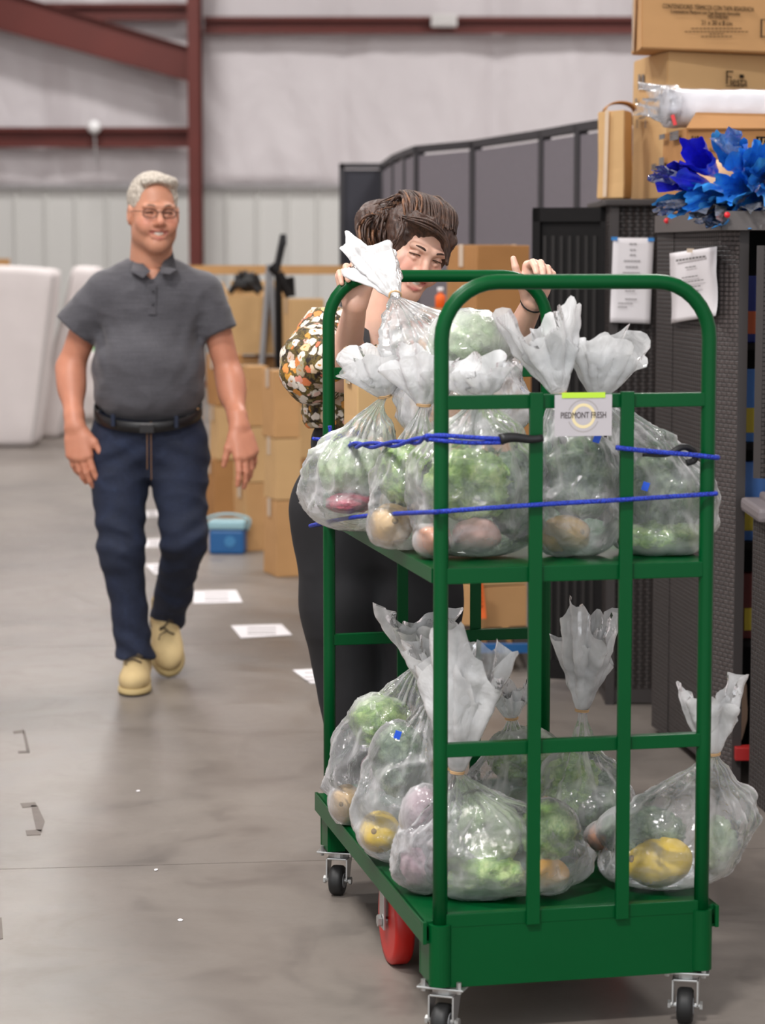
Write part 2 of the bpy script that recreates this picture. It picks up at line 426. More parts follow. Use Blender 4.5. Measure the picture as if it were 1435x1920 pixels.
def girt(name, x0, x1, y_hi, y_lo, D):
    bm = bmesh.new(); zt, zb = zy(y_hi, D), zy(y_lo, D)
    xm, L = (x0+x1)/2, x1-x0
    bx(bm, (xm, D+.0, (zt+zb)/2), (L, .012, zt-zb)); bx(bm, (xm, D-.045, zt-.006), (L, .1, .012)); bx(bm, (xm, D-.045, zb+.006), (L, .1, .012)); bx(bm, (xm, D-.09, zb+.02), (L, .008, .05)); bx(bm, (xm, D-.09, zt-.02), (L, .008, .05))
    o = link_bm(name, bm, M_redsteel); return tag(o, kind='structure')
XC = P(367.5, 300, YB-.5).x
girt('trim_2', -8.1, XC-.1, 240, 276, YB-.3); girt('trim_3', XC+.1, 6.1, 33, 63, YB-.3); girt('trim_4', -8.1, XC-.1, 8, 38, YB-.3)
# red column (H section) and sloping frame member
bm = bmesh.new(); wd = 19/pxm(YB-.5)
bx(bm, (XC, YB-.75, 3.7), (wd+.02, .014, 7.4)); bx(bm, (XC, YB-.3, 3.7), (wd+.02, .014, 7.4)); bx(bm, (XC, YB-.52, 3.7), (.012, .45, 7.4)); bx(bm, (XC, YB-.6, .01), (.3, .5, .02))
tag(link_bm('trim_5', bm, M_redsteel), kind='structure')
bm = bmesh.new(); D = YB-.62
A = [P(-400, -54, D), P(-400, -138, D), P(161, 30, D), P(357, 90, D), P(357, 152, D)]
f = bm.faces.new([bm.verts.new(p) for p in A]); r = bmesh.ops.extrude_face_region(bm, geom=[f]); bmesh.ops.translate(bm, vec=(0, .012, 0), verts=[v for v in r['geom'] if isinstance(v, bmesh.types.BMVert)])
for a, b in ((A[0], A[4]), (A[1], A[3])):
    c = (a+b)/2; ang = math.atan2(b.z-a.z, b.x-a.x); bx(bm, c, ((b-a).length, .16, .014), Matrix.Rotation(-ang, 3, 'Y'))
tag(link_bm('trim_6', bm, M_redsteel), kind='structure')
# small things on the back wall
def lathe(bm, c, axis, prof, n=20):
    axis = Vector(axis).normalized(); u = axis.orthogonal().normalized(); s_ = axis.cross(u); rings = []
    for (h, r) in prof: rings.append([bm.verts.new(Vector(c) + axis*h + (u*math.cos(2*PI*k/n)+s_*math.sin(2*PI*k/n))*max(r, 1e-4)) for k in range(n)])
    for a, b in zip(rings, rings[1:]):
        for k in range(n): bm.faces.new((a[k], a[(k+1) % n], b[(k+1) % n], b[k]))
    bm.faces.new(rings[0][::-1]); bm.faces.new(rings[-1])
pl = P(177, 238, YB-.5); t = empty('wall_lamp', pl, 0, 'small round white lamp fixed on the lower red wall beam', 'lamp')
bm = bmesh.new(); lathe(bm, (0, 0, 0), (0, -1, 0), [(-.1, .05), (-.02, .06), (0, .085), (.05, .08), (.09, .05), (.1, .01)]); link_bm('globe', bm, simple('white globe', RGB(250, 250, 250), .3), t, True)
bm = bmesh.new(); cyl(bm, (0, 0, -.08), (.02, 0, -.45), .012, 8); link_bm('conduit', bm, M_trimgrey, t)
pl = P(833, 39, YB-.48); t = empty('junction_box', pl, 0, 'small white box mounted on the upper red beam above the partition', 'electrical box')
bm = bmesh.new(); bx(bm, (0, 0, 0), (.31, .14, .15), bevel=.015); link_bm('housing', bm, simple('box white', RGB(215, 212, 210), .5), t)
bm = bmesh.new(); bx(bm, (0, -.075, 0), (.25, .012, .11), bevel=.004); link_bm('cover', bm, simple('box white2', RGB(200, 198, 196), .5), t)

# folding partition: each panel is a separate leaf joined to the next
ZP = 2.2
def Dp(py): return (ZP-CAM_H)/math.tan(math.atan((960-py)/FPX)-TH)
knots = [(718, 309), (742, 292), (764, 283), (785, 275), (893, 265), (1022, 245), (1090, 233), (1160, 222), (1260, 214)]
pts = [Vector((P(x_, y_, Dp(y_)).x, Dp(y_), 0)) for x_, y_ in knots]
part = empty('folding_partition', pts[4], 0, 'tall grey folding room divider of linked fabric panels behind the woman', 'partition')
for a, b in zip(pts, pts[1:]):
    d = (b-a); L = d.length; ang = math.atan2(d.y, d.x); R = Matrix.Rotation(ang, 3, 'Z'); m = (a+b)/2
    bm = bmesh.new(); bx(bm, m+Vector((0, 0, 1.1)), (L-.05, .03, 2.1), R, .006); f_ = link_bm('panel', bm, M_fabricp); attach(f_, part)
    bm = bmesh.new()
    for e in (a, b): bx(bm, Vector((e.x, e.y, 1.1)) + (m-e).normalized()*.018, (.034, .05, 2.2), R, .004)
    bx(bm, m+Vector((0, 0, 2.185)), (L, .05, .04), R); bx(bm, m+Vector((0, 0, .04)), (L, .05, .06), R)
    g_ = link_bm('frame', bm, M_darkframe); attach(g_, f_)
D = Dp(307); a = P(637, 307, D); b = P(722, 307, D)
t = empty('end_panel', (a+b)/2*1.0, 0, 'dark charcoal flat divider panel at the left end of the grey partition', 'partition'); t.location.z = 0; W_ = b.x-a.x
bm = bmesh.new(); bx(bm, (0, 0, 1.1), (W_-.05, .03, 2.12)); link_bm('panel', bm, M_darkpanel, t)
bm = bmesh.new(); bx(bm, (-W_/2+.015, 0, 1.1), (.035, .06, 2.2)); bx(bm, (W_/2-.015, 0, 1.1), (.035, .06, 2.2)); bx(bm, (0, 0, 2.185), (W_, .06, .035)); bx(bm, (0, 0, .03), (W_, .3, .06)); link_bm('frame', bm, M_darkframe, t)

# =========================================================================== BACKGROUND THINGS
# mattresses on edge
def mattress(xt, xb, wpx, y_top, y_bot, label, seed, D=20.0, dep=.55, gap=0):
    p0 = PZ((xb), y_bot); D = p0.y+gap; p0 = P(xb, y_bot, D); zt = P(xt, y_top, D).z; p1 = P(xt, y_top, D); Wm = wpx/pxm(D)
    vs, fs = [], []; nu, nv = 18, 40; root = empty('mattress', (p0.x-Wm/2, D+dep/2, 0), 0, label, 'mattress')
    bm = bmesh.new(); bx(bm, (0, 0, 0), (Wm, dep, zt), bevel=.06)
    bmesh.ops.subdivide_edges(bm, edges=[e for e in bm.edges if e.calc_length() > .2], cuts=10, use_grid_fill=True)
    for v in bm.verts:
        k = (v.co.z/zt+.5)
        n_ = noise.noise(Vector((v.co.x*4, v.co.y*4+seed, v.co.z*5)))
        v.co.x += (p1.x-p0.x)*k + .014*n_; v.co.y += .02*n_; v.co.z += zt/2 + .03*math.cos(v.co.x*3)*(k > .95)
    link_bm('mattress_cover', bm, M_mattress, root, True)
    for s in (-1, 1): bm = bmesh.new(); cyl(bm, (s*(Wm/2-.01), -dep/2+.02, .06), (s*(Wm/2-.01)+(p1.x-p0.x), -dep/2+.02, zt-.06), .014, 8); link_bm('piping', bm, simple('mattress piping', RGB(190, 184, 182), .7), root)
mattress(102, 62, 170, 505, 838, 'white covered mattress standing on edge, leaning, at the left edge of the room', 1)
mattress(186, 112, 52, 503, 834, 'second white mattress on edge, between the first one and the walking man', 5, gap=.7)
mattress(222, 216, 74, 664, 790, 'white wrapped cushion seen between the man\'s arm and his shirt', 8)
pg = P(152, 648, 19.6); o = None
t = empty('green_bundle', P(165, 650, 23.2), 0, 'small pale green bundle showing between the man\'s elbow and shirt', 'bundle'); bm = bmesh.new(); z0 = P(160, 664, 22.97).z+.015; bx(bm, (.05, 0, z0+.07), (.26, .3, .14), bevel=.03)
link_bm('cloth', bm, simple('pale green cloth', RGB(150, 205, 150), .8), t, True)
t.location.z = 0

def carton(p, W, Dd, H, yaw, mat, label, seed=0, tape=True, open_=False, group=None, tapeside=False):
    """p: centre of base. closed flap seam and tape across the top, tape tongue down the front"""
    t = empty('cardboard_box', p, yaw, label, 'box', group)
    bm = bmesh.new(); rnd = random.Random(seed)
    vs = bx(bm, (0, 0, H/2), (W, Dd, H), bevel=.004)
    bmesh.ops.subdivide_edges(bm, edges=[e for e in bm.edges if e.calc_length() > .1], cuts=4, use_grid_fill=True)
    for v in bm.verts:
        k = .006*noise.noise(Vector((v.co.x*6+seed, v.co.y*6, v.co.z*6)))
        v.co.x += k*(1 if v.co.x > 0 else -1); v.co.y += k
    if open_:
        top = [f for f in bm.faces if f.normal.z > .9 and f.calc_center_median().z > H-.002]
        bmesh.ops.delete(bm, geom=top, context='FACES')
    link_bm('carton_wall', bm, mat, t)
    if open_:
        for (cx, cy, sx, sy, rx, ry) in ((0, Dd/2+.02, W, .003, -.35, 0), (W/2+.02, 0, .003, Dd, 0, .5), (-W/2-.02, 0, .003, Dd, 0, -.5)):
            bm = bmesh.new(); hh = H*.28
            bx(bm, (0, 0, hh/2), (sx, sy, hh)); bmesh.ops.rotate(bm, cent=(0, 0, 0), matrix=Matrix.Rotation(rx, 3, 'X') @ Matrix.Rotation(ry, 3, 'Y'), verts=bm.verts); bmesh.ops.translate(bm, vec=(cx-math.copysign(.02, cx) if cx else 0, cy-math.copysign(.02, cy) if cy else 0, H), verts=bm.verts)
            link_bm('flap', bm, mat, t)
    else:
        bm = bmesh.new(); bx(bm, (0, 0, H+.001), (W-.01, .004, .003)); link_bm('flap_seam', bm, M_ink2, t)
        if tape:
            bm = bmesh.new(); bx(bm, (0, 0, H+.003), (W+.004, .05, .0012)); bx(bm, (-W/2-.0045, 0, H-.04), (.0012, .05, .09)); bx(bm, (W/2+.0045, 0, H-.04), (.0012, .05, .09)); link_bm('packing_tape', bm, M_tapec, t)
        if tapeside:
            bm = bmesh.new(); bx(bm, (0, -Dd/2-.0045, H/2), (.0035, .0012, H-.01)); link_bm('seam', bm, M_ink2, t)
    return t
def stack(px_l, px_r, py_bot, tops, dep, yaw, labels, mat=M_card, seed=0, group=None, **k):
    """boxes of one column: front bottom edge on the floor at py_bot, tops listed in pixels upwards"""
    c0 = PZ((px_l+px_r)/2, py_bot); D = c0.y; yaw = abs(yaw)+.08; dep *= .66; W = max(.1, ((px_r-px_l)/pxm(D)-dep*math.sin(yaw))/math.cos(yaw)); z = 0
    for i, (ty, lab) in enumerate(zip(tops, labels)):
        z1 = P(300, ty, D).z
        rnd = random.Random(seed+i); dx = rnd.uniform(-.012, .012)
        carton(Vector((c0.x+dx, D+dep/2, z+.001)), W*rnd.uniform(.96, 1.0), dep, z1-z-.004, yaw+rnd.uniform(-.05, .05), mat if i % 2 == 0 else M_card2, lab, seed+i, group=group, **k)
        z = z1
stack(436, 503, 1034, (905, 800, 686), .34, -.30, ('tan carton on the floor right behind the blue cooler', 'tan carton second in the stack behind the man\'s hand', 'tan carton on top of the stack beside the man\'s forearm'), seed=3)
stack(492, 566, 1082, (938, 822, 694), .34, -.22, ('tan carton on the floor nearest to the woman\'s trousers', 'tan carton in the middle of the stack beside the woman\'s hip', 'tan carton on top of the stack beside the floral sleeve'), seed=11)
stack(383, 452, 1000, (862, 762, 664), .36, -.22, ('carton behind the blue cooler, lowest of its stack', 'carton just behind the man\'s hip, middle of its stack', 'carton top of the stack behind the man\'s belt'), M_card3, seed=21)
stack(440, 520, 968, (855, 758, 668), .4, -.1, ('rear carton on the floor seen above the front stack', 'rear carton in the middle row of the far stacks', 'rear carton carrying the big open box'), seed=31)
stack(530, 610, 990, (860, 760, 655, 560), .4, -.1, ('far carton low behind the woman\'s waist', 'far carton behind the floral sleeve, second layer', 'far carton behind the floral sleeve, third layer', 'far carton topmost behind the floral shoulder'), M_card3, seed=41)
D = PZ(480, 968).y - .02; c0 = P(482, 664, D)
t = carton(Vector((c0.x, D+.1, c0.z)), 108/pxm(D), .30, P(482, 556, D).z-c0.z, 0, M_card2, 'large brown open carton topmost of the stacks beside the man\'s shoulder', 77, open_=True)
t = empty('cooler', PZ(430, 1040)+Vector((-.01, .08, 0)), -.08, 'small blue cooler with a pale lid on the floor by the cartons', 'cooler')
Wc = 66/pxm(t.location.y); bm = bmesh.new(); bx(bm, (0, 0, .065), (Wc, .14, .13), bevel=.015); link_bm('cooler_body', bm, M_blue, t, False)
bm = bmesh.new(); bx(bm, (0, .01, .155), (Wc+.012, .16, .045), bevel=.012); link_bm('lid', bm, M_blue2, t)
bm = bmesh.new(); tube(bm, catmull([(-Wc/2-.01, 0, .12), (-Wc/2-.02, 0, .185), (0, 0, .21), (Wc/2+.02, 0, .185), (Wc/2+.01, 0, .12)], 5), .006, 8); link_bm('handle', bm, M_blue2, t, True)
bm = bmesh.new(); cyl(bm, (.02, -.072, .07), (.02, -.074, .07), .03, 20); link_bm('badge', bm, simple('cooler badge', RGB(60, 125, 175), .4), t)

# clutter above the cartons, at the wall
Dk = 14.9
ts = empty('storage_shelf', P(520, 515, 15.0), 0, 'long pine board rail along the far wall above the cartons', 'shelf'); ts.location.z = 0
zs = P(500, 506, 15).z; bm = bmesh.new(); bx(bm, (0, 0, zs), (1.15, .04, .055)); link_bm('board', bm, M_wood, ts)
for s in (-.5, .5):
    bm = bmesh.new(); bx(bm, (s, .05, zs/2), (.05, .04, zs)); link_bm('post', bm, M_wood, ts)
tb = empty('wood_block', P(8, 497, 21.5), 0, 'square of plywood showing above the mattress at the left edge', 'board'); bm = bmesh.new(); zt_ = P(8, 485, 21.5).z; tb.location.z = 0
bx(bm, (-.15, 0, zt_/2), (.4, .03, zt_)); link_bm('sheet', bm, M_wood, tb)
def pm(px, py, D=Dk): return P(px, py, D)
t = empty('exercise_bike', pm(470, 553), 0, 'dark folded exercise frame with bars on the open carton', 'machine')
bm = bmesh.new()
for a, b, r in (((432, 550), (455, 510), .02), ((455, 510), (485, 548), .024), ((440, 520), (478, 515), .018), ((478, 515), (490, 545), .02)): cyl(bm, pm(*a), pm(*b), r, 8)
bx(bm, pm(452, 532), (.08, .1, .05), bevel=.01)
for x_ in (432, 485): q_ = pm(x_, 549); cyl(bm, q_, Vector((q_.x, q_.y, 0)), .018, 8)
attach(link_bm('frame', bm, M_black), t)
bm = bmesh.new(); lathe(bm, pm(465, 533), (0, 1, .2), [(-.02, .05), (0, .055), (.02, .05)]); attach(link_bm('flywheel', bm, M_rubber, None, True), t)
t = empty('step_ladder', pm(500, 553), 0, 'small grey metal A-frame ladder among the dark frames', 'ladder')
for a, b in (((488, 556), (505, 496)), ((505, 496), (524, 556))):
    for dd in (14.4, 14.55):
        tp_, bt_ = (pm(*a, dd), pm(*b, dd)) if a[1] < b[1] else (pm(*b, dd), pm(*a, dd))
        dv = (bt_-tp_); bt_ = tp_ + Vector((dv.x*2.2, 0, -tp_.z)); bm = bmesh.new(); cyl(bm, tp_, bt_, .018, 6); attach(link_bm('rail', bm, M_grey), t)
bm = bmesh.new()
for yy in (515, 533, 549): cyl(bm, pm(497, yy, 14.4), pm(513, yy, 14.4), .01, 6)
attach(link_bm('rung', bm, M_grey), t)
t = empty('pole_saw', pm(530, 553, 14.3), 0, 'dark upright tool with a slim raised bar against the white wall', 'tool')
bm = bmesh.new(); cyl(bm, pm(520, 500, 14.3), pm(531, 447, 14.3), .022, 8); bx(bm, pm(531, 450, 14.3), (.04, .04, .07), bevel=.008); attach(link_bm('raised_bar', bm, M_black), t)
bm = bmesh.new(); cyl(bm, pm(508, 498, 14.3), pm(522, 512, 14.3), .03, 8); cyl(bm, pm(522, 512, 14.3), pm(545, 556, 14.3), .03, 8); cyl(bm, pm(520, 530, 14.3), pm(550, 522, 14.3), .014, 8); cyl(bm, pm(546, 520, 14.3), pm(548, 556, 14.3), .02, 8); q_ = pm(522, 512, 14.3); cyl(bm, q_, Vector((q_.x, q_.y, 0)), .022, 8); attach(link_bm('body', bm, M_blacki), t)

# sheets of paper lying on the floor, old tape marks
def floor_quad(pxs, z, mat, name, parent=None, th=.0015):
    b = [PZ(x_, y_, z) for x_, y_ in pxs]; n = len(b)
    vs = b + [Vector((p.x, p.y, z-th)) for p in b]; fs = [tuple(range(n))] + [(i, n+i, n+(i+1) % n, (i+1) % n) for i in range(n)]
    return mobj(name, vs, fs, mat, parent)
for q_, lab in (([(362, 1108), (443, 1106), (455, 1129), (363, 1131)], 'sheet of white paper on the floor right behind the man\'s bent knee'),
                ([(433, 1173), (528, 1170), (548, 1190), (452, 1196)], 'sheet of white paper on the floor in the open between man and woman'),
                ([(549, 1256), (590, 1254), (605, 1280), (583, 1281)], 'sheet of white paper on the floor half hidden by the woman\'s trousers'),
                ([(270, 1011), (303, 1010), (312, 1025), (268, 1026)], 'sheet of white paper on the floor seen between the man\'s knees'),
                ([(272, 1058), (296, 1056), (318, 1073), (290, 1076)], 'sheet of white paper on the floor between the man\'s shins'),
                ([(272, 958), (296, 957), (300, 968), (272, 970)], 'farthest sheet of white paper on the floor between the man\'s thighs')):
    o = floor_quad(q_, .003, M_paper, 'paper_sheet'); tag(o, lab, 'paper')
    xs = sorted(q_)[:]
    cx = sum(p[0] for p in q_)/4; cy = sum(p[1] for p in q_)/4
    for k in (-.25, .05, .3):
        hw = (q_[1][0]-q_[0][0])*.28; hy = (q_[2][1]-q_[1][1])*k
        floor_quad([(cx-hw, cy+hy-.7), (cx+hw, cy+hy-.9), (cx+hw+1, cy+hy+.5), (cx-hw+1, cy+hy+.7)], .0036, M_ink2, 'print_line', o, .0005)
M_mark = simple('tape residue', RGB(92, 82, 74), .55, var=.12, vscale=30)
def marks(lab, polys):
    o = empty('tape_mark', PZ(*polys[0][0]), 0, lab, 'floor mark')
    for pq in polys: floor_quad(pq, .0012, M_mark, 'tape_strip', o, .001)
marks('old grey bracket-shaped tape mark on the floor, the larger one', [[(38, 1506), (66, 1504), (70, 1512), (42, 1514)], [(58, 1510), (70, 1510), (84, 1540), (78, 1560), (68, 1556)], [(48, 1557), (78, 1555), (76, 1565), (50, 1566)]])
marks('old grey bracket-shaped tape mark on the floor, the smaller one', [[(24, 1371), (44, 1368), (46, 1373), (26, 1375)], [(42, 1370), (47, 1370), (56, 1408), (50, 1410)], [(34, 1408), (56, 1407), (56, 1411), (34, 1412)]])
marks('grey tape mark on the floor at the left edge', [[(-10, 1722), (3, 1720), (6, 1760), (-10, 1762)]])
for k, (x_, y_, lab) in enumerate(((338, 1726, 'white speck of litter on the open floor nearest the cart'), (293, 1632, 'white speck of litter just in front of the floor joint'), (259, 1484, 'white speck of litter farther back on the open floor'))):
    c = PZ(x_, y_); bm = bmesh.new(); bmesh.ops.create_icosphere(bm, subdivisions=1, radius=.006); bmesh.ops.scale(bm, vec=(1, 1.6, .3), verts=bm.verts)
    for v in bm.verts: v.co += Vector((random.uniform(-.002, .002), random.uniform(-.002, .002), 0))
    o = link_bm('paper_scrap', bm, M_paper); o.location = c+Vector((0, 0, .002)); tag(o, lab, 'litter')

# carton tower behind the cart, centre right
Dt = 9.6
def tower():
    x0, x1 = P(846, 600, Dt).x, P(990, 600, Dt).x; W = x1-x0; z = 0
    lab = ['brown carton lowest of the stack seen through the cart frame', 'brown carton second from the floor behind the green cart', 'brown carton third from the floor behind the top bags', 'brown carton top of the stack beside the woman\'s face']
    tops = [P(900, 1100, Dt).z, P(900, 850, Dt).z, P(900, 622, Dt).z, P(900, 459, Dt).z]
    for i, zt in enumerate(tops):
        c = carton(Vector(((x0+x1)/2+(.0 if i != 2 else .01), Dt+.2, z+.002)), W*.72, .36, zt-z-.004, .32, (M_card, M_card2, M_card3, M_card3)[i], lab[i], 90+i); z = zt
tower()
t = empty('hang_tag', P(903, 1128, 9.5), 0, 'long orange printed tag hanging in front of the lowest carton', 'tag')
a, b = P(896, 1070, 9.5), P(905, 1160, 9.5)
bm = bmesh.new(); d_ = b-a
for k in range(6):
    pass
vs = []; fs = []
for k in range(9):
    f_ = k/8; c = a.lerp(b, f_) + Vector((0, .01*math.sin(f_*3), 0)); w2 = .016
    vs += [c+Vector((-w2, 0, 0)), c+Vector((w2, 0, 0)), c+Vector((w2, .002, 0)), c+Vector((-w2, .002, 0))]
for k in range(8):
    i = 4*k
    for j in range(4): fs.append((i+j, i+(j+1) % 4, i+4+(j+1) % 4, i+4+j))
mobj('tag_strip', vs, fs, M_orange, t)
bm = bmesh.new()
for k in range(7): bx(bm, a.lerp(b, .2+.09*k)+Vector((0, -.002, 0)), (.008, .001, .006))
attach(tag(link_bm('print', bm, M_ink), kind='stuff'), t)
x0 = P(820, 600, 10.2).x
zt_ = P(820, 577, 10.2).z-.005
for k_, lab_ in enumerate(('lowest narrow tan carton behind the woman, left of the carton stack', 'middle narrow tan carton behind the woman, left of the carton stack', 'narrow tan carton behind the woman carrying the orange bottle')):
    carton(Vector((x0+.004*k_, 10.4, .001+k_*zt_/3)), .15, .3, zt_/3-.004, .02*k_, (M_card, M_card2, M_card)[k_], lab_, 95+k_)
t = empty('juice_bottle', P(827, 560, 9.3), 0, 'small orange and white bottle showing beside the woman\'s chin', 'bottle')
bm = bmesh.new(); lathe(bm, P(826, 577, 10.3), (0, 0, 1), [(0, .022), (.05, .022), (.06, .010), (.066, .010)]); attach(link_bm('bottle_body', bm, M_orange, None, True), t)
bm = bmesh.new(); lathe(bm, P(826, 577, 10.3)+Vector((0, 0, .066)), (0, 0, 1), [(0, .013), (.02, .013)]); attach(link_bm('cap', bm, M_paper, None, True), t)
t = empty('pallet', PZ(960, 1262)+Vector((0, .3, 0)), 0, 'dark low dolly with a blue rim under the carton stack behind the cart', 'dolly')
for k in range(4):
    bm = bmesh.new(); bx(bm, (-.15+.1*k, 0, .09), (.07, .5, .02)); link_bm('slat', bm, M_blacki, t)
bm = bmesh.new(); bx(bm, (0, -.26, .09), (.45, .02, .035)); link_bm('rim', bm, M_blue, t)
for s in (-.17, .17):
    bm = bmesh.new(); bx(bm, (s, 0, .04), (.05, .45, .08)); link_bm('runner', bm, M_rubber, t)

# =========================================================================== CABINETS ON THE RIGHT
def uvbox(name, p0, p1, z0, z1, th, mat, parent, side=1):
    """wall panel from p0 to p1 (xy), with UVs in metres"""
    a = Vector((p0[0], p0[1], 0)); b = Vector((p1[0], p1[1], 0)); d = (b-a).normalized(); n = Vector((-d.y, d.x, 0))*th*side
    q = [a, b, b+n, a+n]; vs = [Vector((p.x, p.y, z0)) for p in q] + [Vector((p.x, p.y, z1)) for p in q]
    fs = [(0, 1, 5, 4), (1, 2, 6, 5), (2, 3, 7, 6), (3, 0, 4, 7), (4, 5, 6, 7), (3, 2, 1, 0)]
    o = mobj(name, vs, fs, mat, parent); uv = o.data.uv_layers.new(name='UVMap'); L = (b-a).length
    for pl_ in o.data.polygons:
        for li in pl_.loop_indices:
            v = o.data.vertices[o.data.loops[li].vertex_index].co
            if pl_.index in (1, 3): u = n.normalized().dot(v-a)
            else: u = d.dot(v-a)
            uv.data[li].uv = (u, v.z if pl_.index < 4 else n.normalized().dot(v-a))
    return o
DA = 8.47; ZA = 1.785; ZB_ = 1.715
A0 = P(1141, 800, DA); A1 = Vector((A0.x+.52, DA, 0))
cabA = empty('storage_cabinet', (A0.x+.25, DA+.35, 0), 0, 'dark woven resin cabinet carrying the large stacked cartons', 'cabinet')
uvbox('side_panel', (A0.x+.012, DA+.02), (A1.x, DA+.02), .04, ZA-.02, .02, M_wicker, cabA)
uvbox('corner_post', (A0.x, DA), (A0.x+.03, DA), 0, ZA-.01, .03, M_trimdark, cabA)
uvbox('front_panel', (A0.x, DA+.7), (A0.x, DA+.03), .04, ZA-.02, .02, M_wicker, cabA)
bm = bmesh.new(); bx(bm, (A0.x+.26, DA+.36, ZA-.012), (.56, .76, .024), bevel=.006); attach(link_bm('top', bm, M_trimdark), cabA)
bm = bmesh.new(); bx(bm, (A0.x+.26, DA+.36, .03), (.52, .7, .05)); attach(link_bm('base', bm, M_trimdark), cabA)
# black open door seen from inside
a = P(997, 700, 8.75); b = P(1138, 700, 8.65); zt = P(1060, 389, 8.7).z
dr = empty('cabinet_door', (b.x, b.y, 0), 0, 'black open cabinet door standing beside the carton stack', 'door')
uvbox('door_sheet', (a.x, a.y+.02), (b.x, b.y+.02), .06, zt-.01, .015, M_blacki, dr)
for q0, q1, z0, z1, nm in ((a, a+(b-a)*.1, .05, zt, 'stile'), (a+(b-a)*.9, b, .05, zt, 'stile'), (a, b, zt-.05, zt, 'door_rail'), (a, b, .05, .12, 'door_rail')): uvbox(nm, (q0.x, q0.y), (q1.x, q1.y), z0, z1, .03, M_blacki if nm == 'stile' else M_blacki, dr)
bm = bmesh.new()
for k in range(7):
    c = a.lerp(b, .17+.11*k); bx(bm, Vector((c.x, c.y+.016, zt/2)), (.012, .008, zt-.2))
attach(link_bm('rib', bm, simple('dark rib', RGB(34, 30, 28), .6)), dr)

# nearer cabinet: long wicker side seen obliquely, open front facing the camera
B0 = P(1238, 700, 7.97); B1 = P(1346, 700, 7.22)
cabB = empty('storage_cabinet', (B0.x+.3, 7.55, 0), 0, 'nearer dark woven resin cabinet, open, with a printed notice on its side', 'cabinet')
uvbox('side_panel', (B0.x, B0.y), (B1.x, B1.y), .04, ZB_-.02, .02, M_wicker, cabB, 1)
B2 = P(1384, 700, 7.12)
uvbox('corner_post', (B0.x-.012, B0.y+.02), (B0.x+.018, B0.y-.18), 0.02, ZB_-.01, .02, M_wicker, cabB)
uvbox('front_post', (B1.x-.003, B1.y-.003), (B2.x, B2.y), 0, ZB_-.01, .03, m_wicker('ridged resin', RGB(82, 74, 72), RGB(40, 35, 35)), cabB)
uvbox('jamb', (B2.x, B2.y), (B2.x+.028, B2.y+.005), 0, ZB_-.05, .04, M_trimdark, cabB)
XR = B2.x+.55
o = uvbox('back_panel', (B0.x, 7.98), (XR, 7.98), .04, ZB_-.02, .02, M_blacki, cabB)
uvbox('side_wall', (XR, 7.15), (XR, 7.98), .04, ZB_-.02, .02, M_wicker, cabB)
bm = bmesh.new()
q = [Vector((B0.x-.02, 8.0, 0)), Vector((B1.x-.02, B1.y-.02, 0)), Vector((B2.x-.06, B2.y-.05, 0)), Vector((XR, 7.07, 0)), Vector((XR, 8.0, 0))]
f = bm.faces.new([bm.verts.new((v.x, v.y, ZB_-.05)) for v in q]); r = bmesh.ops.extrude_face_region(bm, geom=[f]); bmesh.ops.translate(bm, vec=(0, 0, .055), verts=[v for v in r['geom'] if isinstance(v, bmesh.types.BMVert)])
attach(link_bm('top', bm, simple('grey resin top', RGB(92, 86, 84), .5)), cabB)
for zz in (.08, .42, .72, 1.02, 1.32):
    bm = bmesh.new(); bx(bm, ((B2.x+XR)/2+.03, 7.6, zz), (XR-B2.x-.02, .72, .02)); attach(link_bm('shelf', bm, M_blacki), cabB)
# groceries in it
gy = 7.3
for (px_, zz, w_, h_, c, lab) in ((1412, 1.03, .10, .22, (70, 120, 190), 'blue and yellow food box on the second shelf of the open cabinet'),
                                 (1414, .73, .10, .24, (66, 112, 180), 'blue and yellow food box on the third shelf of the open cabinet'),
                                 (1420, 1.33, .11, .2, (26, 44, 120), 'dark blue packet high on the top shelf of the open cabinet'),
                                 (1418, .43, .09, .2, (90, 30, 26), 'dark red packet on the fourth shelf of the open cabinet')):
    p = P(px_, 900, gy); t = empty('food_box', (p.x+.0, gy, zz+.001), .1, lab, 'food box')
    bm = bmesh.new(); bx(bm, (0, 0, h_/2), (w_, .05, h_), bevel=.003); link_bm('packet', bm, simple('packet %d' % c[0], RGB(*c), .5), t)
    bm = bmesh.new(); bx(bm, (0, -.026, h_*.3), (w_*.8, .002, h_*.34)); link_bm('printed_panel', bm, simple('packet yellow', RGB(190, 170, 50), .5) if c[0] != 26 else simple('packet orange', RGB(190, 90, 50), .5), t)
p = PZ(1398, 1440, 0.1); t = empty('rice_sack', (p.x, 7.25, .09), 0, 'pale lumpy sack standing low inside the open cabinet', 'sack')
bm = bmesh.new(); bmesh.ops.create_icosphere(bm, subdivisions=3, radius=1)
for v in bm.verts: v.co = Vector((v.co.x*.05, v.co.y*.05, v.co.z*.13+.13))*(1+.1*noise.noise(v.co*4))
link_bm('sack_cloth', bm, simple('sack', RGB(190, 165, 140), .8), t, True)
t = empty('red_carton', (P(1402, 1440, 7.15).x, 7.2, .09), 0, 'small red box at the very bottom of the open cabinet', 'food box'); bm = bmesh.new(); bx(bm, (.0, -.08, .02), (.09, .05, .04), bevel=.003); link_bm('packet', bm, simple('packet red', RGB(160, 30, 30), .5), t)
